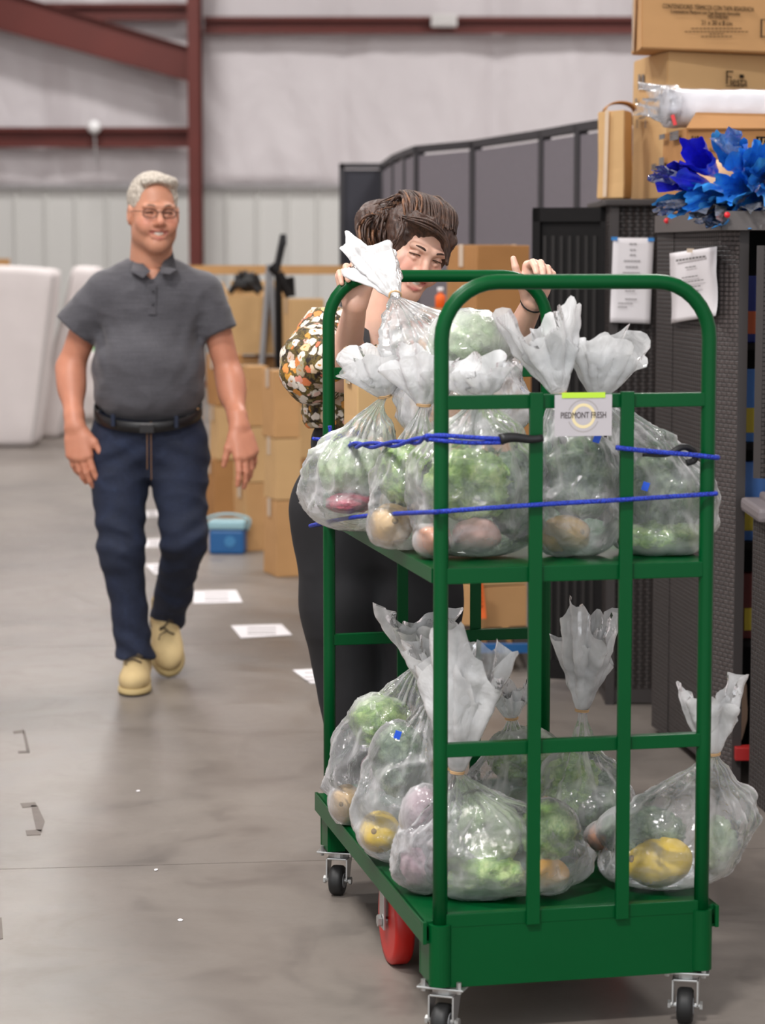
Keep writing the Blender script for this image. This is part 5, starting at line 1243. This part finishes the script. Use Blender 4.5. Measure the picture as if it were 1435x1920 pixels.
for q in (-1, 1):
    ring = [(q*.031+.0235*math.cos(a)*(1), .104-.35*abs(q*.031+.0235*math.cos(a))**1.0*.5, -.001+.0145*math.sin(a)*(1 if math.sin(a) > 0 else .95)) for a in [2*PI*k/24 for k in range(25)]]
    tube(bm, ring, .0017, 6, cap=False); tube(bm, [(q*.054, .094, .005), (q*.072, .06, .006), (q*.082, .0, .003)], .0014, 6)
tube(bm, catmull([(-.009, .106, .004), (0, .110, .006), (.009, .106, .004)], 4), .0014, 6); gl_ = loc_obj('glasses', bm, simple('glasses frame', RGB(72, 44, 38), .3, metal=.3), hc, HM, hs, man)
# polo shirt
M_polo = N('grey heathered knit'); _v = M_polo.coord((6, 6, 120)); _n = M_polo.noise(_v, 1.6, 4, .6); _n2 = M_polo.noise(M_polo.coord((1, 1, 1)), 260, 2)
M_polo.link(M_polo.mix(.5, M_polo.ramp(_n, [(.3, RGB(58, 57, 62)), (.7, RGB(88, 86, 91))]), M_polo.ramp(_n2, [(.3, RGB(56, 55, 60)), (.7, RGB(88, 86, 92))])), M_polo.b.inputs['Base Color']); M_polo.b.inputs['Roughness'].default_value = .8; M_polo.b.inputs['Sheen Weight'].default_value = .2; M_polo = M_polo.m
f = Field((nb.x-.40, 8.58, .88), (nb.x+.40, 9.22, nb.z+.06), .0062)
f.ell(P(283, 585, 8.93), (.205, .132, .21)); f.ell(P(279, 690, 8.90), (.213, .168, .175), None, .06); f.ell(P(279, 745, 8.90), (.198, .155, .10), None, .05)
f.cone(P(283, 520, 8.95), P(205, 552, 8.94), .078, .080, .05); f.cone(P(283, 520, 8.95), P(366, 550, 8.94), .078, .080, .05)
def sleeve(sh, el, r0, r1, cut):
    d = (Vector(el)-Vector(sh)).normalized(); f.cone(tuple(sh), tuple(Vector(el)+d*.06), r0, r1, .035, cap=(tuple(Vector(sh)+d*cut), tuple(d)))
sleeve(P(194, 552, 8.93), P(143, 615, 8.93), .080, .086, .172); sleeve(P(380, 550, 8.93), P(413, 622, 8.92), .080, .062, .160)
f.cone(P(285, 440, 8.84), P(286, 522, 8.795), .070, .030, .005, 's')      # neck opening
f.cone(P(285, 430, 8.94), P(284, 492, 8.94), .088, .080, .006, 's')
bc = P(278, 768, 8.91)
f.plane(tuple(bc+Vector((0, 0, -.016))), (0, .36, -1))
fo = fold_fn(.0032, 24, 8); cz_ = bc.z
f.folds(lambda X, Y, Z: fo(X, Y, Z) + .004*np.sin((Z*40+np.abs(X-nb.x)*60))*np.exp(-((Z-cz_-.06)/.07)**2)*np.clip((np.abs(X-nb.x)-.08)*10, 0, 1) + .0045*np.sin(np.abs(X-nb.x)*90-Z*30)*np.exp(-((np.abs(X-nb.x)-.17)/.05)**2)*np.exp(-((Z-cz_-.25)/.13)**2))
polo = fmesh('polo_shirt', [f], M_polo, man)
# collar: two leaves
for q, pts_ in ((-1, [(250, 470), (244, 508), (268, 521), (283, 508), (271, 497)]), (1, [(322, 462), (332, 505), (318, 514), (300, 512), (303, 497)])):
    vs = [P(x_, y_, D_) for (x_, y_), D_ in zip(pts_, (8.93, 8.815, 8.785, 8.79, 8.83))]
    bm = bmesh.new(); bm.faces.new([bm.verts.new(v) for v in vs]); bmesh.ops.solidify(bm, geom=bm.faces[:], thickness=.006); bmesh.ops.bevel(bm, geom=bm.edges[:], offset=.0015, segments=1, affect='EDGES')
    attach(link_bm('collar', bm, M_polo), polo)
bm = bmesh.new()
for x_, y_ in ((286, 543), (286, 568)): cyl(bm, P(x_, y_, 8.785), P(x_, y_, 8.795), .0055, 12)
attach(link_bm('button', bm, simple('button', RGB(60, 58, 62), .3)), polo)
bm = bmesh.new(); bx(bm, P(285, 562, 8.800), (.032, .006, .11), Matrix.Rotation(-.06, 3, 'X'), .002); attach(link_bm('placket', bm, M_polo), polo)
# jeans
M_jean = N('dark denim'); _v = M_jean.coord(); _n = M_jean.noise(_v, 7, 5, .6, .6); _n2 = M_jean.noise(_v, 300, 2)
M_jean.link(M_jean.mix(.35, M_jean.ramp(_n, [(.34, RGB(9, 13, 25)), (.6, RGB(18, 26, 47)), (.75, RGB(36, 49, 76))]), M_jean.ramp(_n2, [(.3, RGB(20, 26, 44)), (.7, RGB(56, 68, 98))])), M_jean.b.inputs['Base Color']); M_jean.b.inputs['Roughness'].default_value = .85; M_jean = M_jean.m
f = Field((nb.x-.30, 8.5, .0), (nb.x+.30, 9.5, bc.z+.08), .0068)
f.ell(P(278, 808, 8.93), (.208, .150, .17)); f.cone(P(222, 850, 8.92), P(228, 1035, 8.83), .116, .084, .04); f.cone(P(228, 1035, 8.83), P(243, 1150, 8.86), .083, .066, .03); f.cone(P(243, 1150, 8.86), P(253, 1232, 8.86), .066, .074, .03, cap=(tuple(P(253, 1236, 8.86)), (0, -.15, -1)))
f.cone(P(335, 850, 8.92), P(346, 1008, 8.84), .118, .085, .04); f.cone(P(346, 1008, 8.84), P(326, 1110, 9.08), .084, .070, .03); f.cone(P(326, 1110, 9.08), P(312, 1168, 9.22), .070, .068, .03, cap=(tuple(P(312, 1172, 9.22)), (0, .5, -1)))
f.plane(tuple(bc+Vector((0, 0, .0))), (0, -.36, 1))
fo = fold_fn(.0042, 22, 5)
f.folds(lambda X, Y, Z: fo(X, Y, Z) + .005*np.sin(Z*75+4*np.sin(X*14))*(np.exp(-((Z-.55)/.12)**2)+np.exp(-((Z-.12)/.09)**2)*1.3) + .004*np.sin(Z*70+np.abs(X-nb.x)*40)*np.exp(-((Z-.86)/.08)**2))
jeans = fmesh('jeans', [f], M_jean, man)
bm = bmesh.new()
for pts_ in (((283, 790), (284, 900)), ((276, 795), (276, 880))): tube(bm, [P(x_, y_, 8.755+.0) for x_, y_ in pts_], .0012, 5)
attach(link_bm('stitching', bm, simple('orange stitching', RGB(150, 110, 70), .8)), jeans)
bm = bmesh.new(); rg = []
for zz, ex in ((-.02, .004), (-.018, .008), (.018, .008), (.02, .004)):
    rg.append([bm.verts.new(bc+Vector(((.193+ex)*math.cos(a), (.150+ex)*math.sin(a), zz+.36*(.150+ex)*math.sin(a)))) for a in [2*PI*k/48 for k in range(48)]])
for a_, b_ in zip(rg, rg[1:]+rg[:1]):
    for k in range(48): bm.faces.new((a_[k], a_[(k+1) % 48], b_[(k+1) % 48], b_[k]))
belt = link_bm('belt', bm, simple('black leather', RGB(18, 17, 19), .4), None, True); attach(belt, man)
bm = bmesh.new(); bx(bm, bc+Vector((.01, -.165, -.058)), (.055, .008, .034), bevel=.003); attach(link_bm('buckle', bm, simple('dark buckle', RGB(52, 50, 50), .3, metal=.7)), belt)
for x_ in (212, 331):
    bm = bmesh.new(); bx(bm, P(x_, 788 if x_ < 300 else 791, 8.772), (.014, .01, .045), bevel=.002); attach(link_bm('belt_loop', bm, M_jean), jeans)
# shoes
M_shoe = simple('tan suede', RGB(200, 176, 128), .85, var=.06, vscale=20, bump=.1, bscale=80); M_sole = simple('shoe sole', RGB(190, 168, 118), .7); M_sole2 = simple('dark outsole', RGB(44, 38, 34), .8); M_lace = simple('dark lace', RGB(84, 72, 56), .8)
def shoe(toe, fwd, up, size, label):
    """toe: tip of sole on the ground; fwd: pointing to the toe"""
    F_ = Vector(fwd).normalized(); U_ = Vector(up); U_ = (U_-F_*U_.dot(F_)).normalized(); S_ = F_.cross(U_); o_ = Vector(toe)
    def l(x, y, z): return tuple(o_ + S_*(x*size) + F_*(y*size) + U_*(z*size))
    A = np.array(Matrix((S_, F_, U_)).transposed()); lo = np.array(o_)-.4; hi = np.array(o_)+.4
    pts = np.array([l(*p) for p in ((-.08, .02, 0), (.08, -.34, .16), (.08, .02, .16), (-.08, -.34, 0))]); lo, hi = pts.min(0)-.05, pts.max(0)+.05
    f = Field(lo, hi, .0042)
    E = lambda p, r, k=.03, op='u': f.ell(l(*p), [q*size for q in r], A, k, op)
    E((0, -.075, .045), (.054, .085, .048)); E((0, -.15, .055), (.048, .09, .055)); E((0, -.245, .055), (.042, .055, .06)); f.cone(l(0, -.215, .08), l(0, -.235, .13), .046*size, .044*size, .03)
    f.cone(l(0, -.23, .10), l(0, -.25, .18), .036*size, .040*size, .004, 's')
    f.plane(l(0, 0, .022), tuple(-U_)); upper = fmesh('shoe', [f], M_shoe, man); upper['label'] = label
    f = Field(lo, hi, .0042); E((0, -.078, .010), (.058, .090, .05)); E((0, -.16, .010), (.050, .09, .05)); E((0, -.245, .010), (.045, .060, .05)); f.plane(l(0, 0, .026), tuple(U_)); f.plane(l(0, 0, .005), tuple(-U_)); fmesh('sole', [f], M_sole, upper)
    f = Field(lo, hi, .005); E((0, -.078, .008), (.056, .088, .05)); E((0, -.16, .008), (.048, .088, .05)); E((0, -.245, .008), (.043, .058, .05)); f.plane(l(0, 0, .008), tuple(U_)); f.plane(l(0, 0, 0), tuple(-U_)); fmesh('outsole', [f], M_sole2, upper)
    bm = bmesh.new()
    for k in range(4):
        y0 = -.108-.026*k; z0 = .108+.006*k
        tube(bm, [Vector(l(x_, y0+.012*math.copysign(1, x_)*((k % 2)*2-1), z0+.006-abs(x_)*.5)) for x_ in (-.024, -.008, .008, .024)], .0034, 6)
    tube(bm, [Vector(l(.0, -.105, .112)), Vector(l(.025, -.09, .108)), Vector(l(.03, -.075, .098))], .0028, 6); attach(link_bm('laces', bm, M_lace, None, True), upper)
toe = PZ(249, 1306); shoe((toe.x, toe.y, 0), (.02, -1, 0), (0, 0, 1), 1.05, 'tan shoe flat on the floor')
toe2 = PZ(318, 1270); shoe((toe2.x, toe2.y, .006), (.14, -.80, -.52), (.05, -.5, .85), 1.12, 'tan shoe with raised heel')

# ------------------------------------------------------------------ the woman
DW = 6.42
wom = empty('person', (P(700, 900, DW).x, DW, 0), 0, 'smiling woman in floral blouse and black trousers gripping the cart handle', 'person')
skinW = RGB(232, 186, 164)[:3]; M_skinW = m_skin('woman skin', skinW)
wc = P(778, 466, 6.30); WM = head_axes(.44, .34, .30); ws = 1.02
f1 = Field((wc.x-.15, wc.y-.17, wc.z-.24), (wc.x+.15, wc.y+.15, wc.z+.16), .0024)
build_head(f1, wc, WM, ws, jaw=.96, smile=1.0, nose=.98, female=True)
wn = P(705, 640, 6.38)
f1.cone(tuple(wc+WM @ Vector((0, -.03, -.05))), tuple(wn), .050, .056, .03)
ft = Field((wn.x-.24, 6.2, .95), (wn.x+.26, 6.62, wn.z+.06), .008)
ft.ell(P(700, 700, 6.42), (.145, .09, .19)); ft.cone(P(640, 655, 6.44), P(780, 660, 6.44), .035, .035, .04); ft.cone(tuple(wc+WM @ Vector((0, -.03, -.06))), tuple(wn), .048, .056, .03)
def wrist_arm(sh, el, wr, r):
    pts = np.array([el, wr]); f = Field(pts.min(0)-.16, pts.max(0)+.16, .0032)
    f.cone(sh, el, r[0], r[1], .02); f.cone(el, wr, r[1], r[2], .02); m = np.array(el)*.7+np.array(wr)*.3; f.sph(m, r[1]*1.02, .03); return f
# image-left hand on the handle bend
HR = C(.035, CL, 1.51)
wr1 = P(667, 572, 6.015); el1 = P(642, 700, 6.22)
g1 = wrist_arm(tuple(P(606, 640, 6.40)), tuple(el1), tuple(wr1), (.05, .045, .028))
hand(g1, wr1, (-.12, -.05, 1), (0, -1, 0), None, .5, [(1.15, .9, .5), (1.2, .9, .5), (1.2, .95, .5), (1.2, .95, .5)], .93, thumb=(.8, .5, .3), side=1)
# image-right hand
wr2 = P(1000, 566, 6.125); el2 = P(935, 700, 6.33)
g2 = wrist_arm(tuple(P(815, 660, 6.42)), tuple(el2), tuple(wr2), (.05, .044, .027))
hand(g2, wr2, (.16, -.06, 1), (.25, -1, 0), None, .6, [(1.25, .7, .4), (1.35, .75, .4), (1.45, .75, .4), (1.5, .8, .4)], .95, thumb=(1.1, -.1, -.3), side=-1)
hcW = head_color(wc, WM, ws, skinW, RGB(196, 96, 96)[:3], RGB(232, 140, 126)[:3], .6)
fmesh('body', [f1, ft, g1, g2], M_skinW, wom, lambda V: np.concatenate([hcW(V), np.ones((len(V), 1))], 1))
M_brow = simple('dark brow', RGB(66, 44, 36), .8)
face_parts(wc, WM, ws, wom, .0030, M_brow, 1.0)
bm = bmesh.new()
for q in (-1, 1): tube(bm, catmull([(q*.018, .0860, .0035), (q*.031, .0900, .0055), (q*.047, .0795, .0020)], 5), .0015, 6)
loc_obj('eyelashes', bm, M_brow, wc, WM, ws, wom)
bm = bmesh.new(); d_ = (wr2-el2).normalized(); e1 = d_.orthogonal().normalized(); e2 = d_.cross(e1); c_ = wr2-d_*.004
tube(bm, [c_+(e1*math.cos(a)+e2*math.sin(a))*.031 for a in [2*PI*k/20 for k in range(21)]], .0022, 6, cap=False); attach(link_bm('hair_tie', bm, M_black), wom)
# hair
def m_hair(name, a, b, c):
    q = N(name); v = q.coord((1, 1, 1)); n = q.noise(v, 18, 5, .6, 1.2); w_ = q.noise(q.coord((1, 1, .3)), 220, 3)
    q.link(q.mix(.45, q.ramp(n, [(.35, a), (.55, b), (.72, c)]), q.ramp(w_, [(.35, a), (.7, c)])), q.b.inputs['Base Color']); q.b.inputs['Roughness'].default_value = .52; q.bump(w_, .5, .004); return q.m
M_hair = m_hair('brown hair', RGB(40, 28, 24), RGB(66, 46, 38), RGB(104, 72, 54)); M_hair2 = m_hair('light brown hair', RGB(74, 48, 34), RGB(120, 80, 54), RGB(158, 112, 78))
f = Field((wc.x-.22, wc.y-.16, wc.z-.13), (wc.x+.17, wc.y+.22, wc.z+.22), .0036); A = np.array(WM)
def LW(x, y, z): return tuple(Vector(wc)+WM @ Vector((x*ws, y*ws, z*ws)))
f.ell(LW(0, -.024, .043), (.084, .104, .091), A); f.ell(LW(.055, -.01, .01), (.036, .060, .072), A, .03); f.ell(LW(-.066, .018, .02), (.019, .034, .062), A, .02)
f.ell(P(712, 420, 6.38), (.068, .08, .066), None, .03); f.ell(P(757, 384, 6.40), (.040, .05, .030), None, .03); f.cone(LW(.05, .055, .082), LW(-.055, .055, .058), .024, .020, .03)
f.ell(LW(.000, .105, -.015), (.056, .07, .078), A, .010, 's'); f.ell(LW(.01, .07, -.085), (.074, .085, .06), A, .012, 's')
f.folds(fold_fn(.0035, 90, 12)); hair = fmesh('hair', [f], M_hair, wom)
bm = bmesh.new(); bm2 = bmesh.new(); rnd = random.Random(4)
def lock(bm, pts, r): tube(bm, catmull(pts, 6), r, 6, lambda t: r*(.35+.65*math.sin(PI*min(.98, .08+t*.9))))
def jit(p, a=.006): return Vector(p)+Vector((rnd.uniform(-a, a), rnd.uniform(-a, a), rnd.uniform(-a, a)))
for k in range(110):       # locks swept from the hairline over the crown to the gathered back
    t = rnd.random(); a = -1.15+2.5*t
    s0 = Vector((.074*math.sin(a), .062*math.cos(a)+.012, .062+.028*math.cos(a))); s1 = Vector((.082*math.sin(a*.9), .0, .094+.036*math.cos(a))); s2 = Vector((.06*math.sin(a)+.015, -.06, .105+.012*math.cos(a))); 
    e = P(735+rnd.uniform(-35, 25), 400+rnd.uniform(-22, 25), 6.36+rnd.uniform(-.05, .05))
    lock(bm if rnd.random() < .9 else bm2, [jit(LW(*s0)), jit(LW(*s1)), jit(LW(*s2), .008), e], rnd.uniform(.0022, .0048))
for k in range(60):       # loose side hair, image left: from crown down behind cheek, and curls
    x0 = rnd.uniform(672, 725); lock(bm if k % 3 else bm2, [P(735+rnd.uniform(-20, 20), 392+rnd.uniform(-8, 14), 6.36), P(x0+6, 410+rnd.uniform(-6, 12), 6.33+rnd.uniform(-.06, .06)), P(x0, 445, 6.30+rnd.uniform(-.06, .07)), P(x0+rnd.uniform(0, 26), 475+rnd.uniform(-10, 18), 6.30+rnd.uniform(-.05, .05))], rnd.uniform(.002, .0042))
for k in range(26):       # sweep across the forehead to the right side curl
    lock(bm, [jit(P(752, 408, 6.20)), jit(P(800, 412+k*.6, 6.17)), jit(P(832, 438+k*.3, 6.19), .004), jit(P(843-rnd.uniform(0, 6), 472, 6.20), .004), jit(P(838, 496, 6.20), .004)], rnd.uniform(.002, .004))
for k in range(22):
    lock(bm, [jit(P(756, 410, 6.20)), jit(P(752, 438, 6.16)), jit(P(738, 462, 6.165)), jit(P(722, 480+k*.5, 6.20))], rnd.uniform(.002, .004))
for k in range(16):      # topknot loops
    a0 = rnd.uniform(0, 6.28); c_ = P(760, 382, 6.38); lock(bm if k % 2 else bm2, [c_+Vector((.04*math.cos(a0+q), .03*math.sin(a0+q*1.3), .016*math.sin(a0*2+q*2)+.004)) for q in (0, .9, 1.8, 2.7)], .004)
for pts_ in ([(772, 384), (782, 370), (795, 380), (792, 396)], [(745, 388), (748, 368), (764, 364), (772, 378)]): lock(bm, [P(x_, y_, 6.34) for x_, y_ in pts_], .0035)
for k in range(34):      # fine flyaway strands
    x0 = rnd.uniform(690, 835); y0 = 372+abs(x0-765)*.42; lock(bm if k % 2 else bm2, [P(x0, y0+16, 6.31), P(x0+rnd.uniform(-8, 8), y0+rnd.uniform(-6, 4), 6.30), P(x0+rnd.uniform(-22, 22), y0+rnd.uniform(-4, 14), 6.30)], .0009)
attach(link_bm('hair_locks', bm, M_hair, None, True), hair); attach(link_bm('light_locks', bm2, M_hair2, None, True), hair)
# floral blouse
q = N('floral cotton'); v = q.coord(); vo = q.add('ShaderNodeTexVoronoi'); vo.inputs['Scale'].default_value = 40; q.link(v, vo.inputs['Vector'])
nw = q.add('ShaderNodeTexNoise'); nw.inputs['Scale'].default_value = 55; q.link(v, nw.inputs['Vector']); va = q.add('ShaderNodeVectorMath', operation='MULTIPLY_ADD'); q.link(nw.outputs['Color'], va.inputs[0]); va.inputs[1].default_value = (.022, .022, .022); q.link(v, va.inputs[2]); q.link(va.outputs[0], vo.inputs['Vector'])
nz = q.noise(v, 60, 3, .6, 1); nbg = q.noise(v, 9, 2)
sep = q.add('ShaderNodeSeparateColor'); q.link(vo.outputs['Color'], sep.inputs[0])
pet = q.ramp(sep.outputs[0], [(.0, RGB(232, 222, 208)), (.42, RGB(238, 226, 214)), (.5, RGB(214, 160, 60)), (.66, RGB(226, 118, 84)), (.8, RGB(240, 208, 196)), (1, RGB(120, 124, 64))])
ad = q.add('ShaderNodeMath', operation='MULTIPLY_ADD'); q.link(nz, ad.inputs[0]); ad.inputs[1].default_value = .35; q.link(vo.outputs['Distance'], ad.inputs[2])
edge = q.ramp(ad.outputs[0], [(.66, (0, 0, 0, 1)), (.76, (1, 1, 1, 1))])
cent = q.ramp(vo.outputs['Distance'], [(.10, (1, 1, 1, 1)), (.17, (0, 0, 0, 1))])
bgc = q.ramp(nz, [(.4, RGB(36, 26, 22)), (.6, RGB(110, 92, 42))])
c = q.mix(cent, pet, RGB(196, 132, 48)); c = q.mix(edge, c, bgc); q.link(c, q.b.inputs['Base Color']); q.b.inputs['Roughness'].default_value = .75; M_floral = q.m
f = Field((wn.x-.33, 6.08, .98), (wn.x+.30, 6.66, wn.z+.09), .0056)
f.ell(P(703, 705, 6.43), (.165, .115, .20)); f.ell(P(690, 780, 6.43), (.150, .115, .12), None, .05); f.cone(P(618, 625, 6.42), P(795, 640, 6.42), .065, .065, .05)
f.cone(P(612, 620, 6.41), P(584, 690, 6.30), .072, .082, .03); f.ell(P(588, 682, 6.28), (.078, .085, .10), None, .04); f.cone(P(588, 690, 6.28), P(640, 668, 6.16), .075, .055, .03, cap=(tuple(P(640, 668, 6.16)), (.6, -.75, .1)))
f.ell(P(592, 722, 6.34), (.070, .07, .045), None, .03); f.ell(P(592, 772, 6.42), (.040, .07, .055), None, .02)
f.cone(P(800, 640, 6.42), P(880, 705, 6.34), .068, .075, .03)
f.cone(P(720, 560, 6.34), P(712, 630, 6.27), .060, .036, .008, 's')
f.plane(tuple(P(600, 803, 6.42)), (0, 0, -1)); fo = fold_fn(.0038, 42, 21)
f.folds(lambda X, Y, Z: fo(X, Y, Z)+.0035*np.sin(X*120+Y*60+Z*40)*np.exp(-((Z-1.32)/.09)**2)); blouse = fmesh('blouse', [f], M_floral, wom)
# black trousers with bib straps
M_blk = N('black twill'); _n = M_blk.noise(M_blk.coord(), 8, 4); M_blk.link(M_blk.ramp(_n, [(.3, RGB(14, 14, 17)), (.7, RGB(27, 27, 31))]), M_blk.b.inputs['Base Color']); M_blk.b.inputs['Roughness'].default_value = .75; M_blk = M_blk.m
f = Field((wn.x-.36, 6.10, .0), (wn.x+.36, 6.80, 1.22), .0075)
f.ell(P(690, 830, 6.43), (.155, .125, .10)); f.ell(P(705, 950, 6.45), (.222, .15, .20), None, .05)
f.cone(P(640, 960, 6.45), P(640, 1130, 6.44), .135, .112, .05); f.cone(P(640, 1130, 6.44), P(690, 1520, 6.46), .112, .075, .04, cap=(tuple(P(690, 1560, 6.46)), (0, 0, -1)))
f.cone(P(775, 960, 6.45), P(785, 1130, 6.44), .135, .115, .05); f.cone(P(785, 1130, 6.44), P(770, 1520, 6.46), .115, .08, .04, cap=(tuple(P(770, 1560, 6.46)), (0, 0, -1)))
fo = fold_fn(.006, 16, 31); f.folds(lambda X, Y, Z: fo(X, Y, Z)); tro = fmesh('trousers', [f], M_blk, wom)
for x0, x1 in ((676, 690), (742, 738)):
    bm = bmesh.new(); pts_ = [P(x0, 600, 6.355), P((x0+x1)/2, 650, 6.29), P(x1, 720, 6.285), P(x1, 800, 6.28)]
    cp = catmull(pts_, 6); vs = []; fs = []
    for p_ in cp: vs += [p_+Vector((-.018, 0, 0)), p_+Vector((.018, 0, 0)), p_+Vector((.018, .008, 0)), p_+Vector((-.018, .008, 0))]
    for k in range(len(cp)-1):
        for j in range(4): fs.append((4*k+j, 4*k+(j+1) % 4, 4*k+4+(j+1) % 4, 4*k+4+j))
    mobj('strap', vs, fs, M_blk, wom)
for x_, lab in ((686, 'a'), (772, 'b')):
    c_ = P(x_, 1560, 6.44); fS = Field((c_.x-.08, 6.2, -.01), (c_.x+.08, 6.58, .14), .006); fS.ell((c_.x, 6.36, .04), (.045, .10, .04)); fS.ell((c_.x, 6.46, .05), (.038, .06, .06)); fS.plane((0, 0, .004), (0, 0, -1)); fmesh('shoe', [fS], M_black, wom)
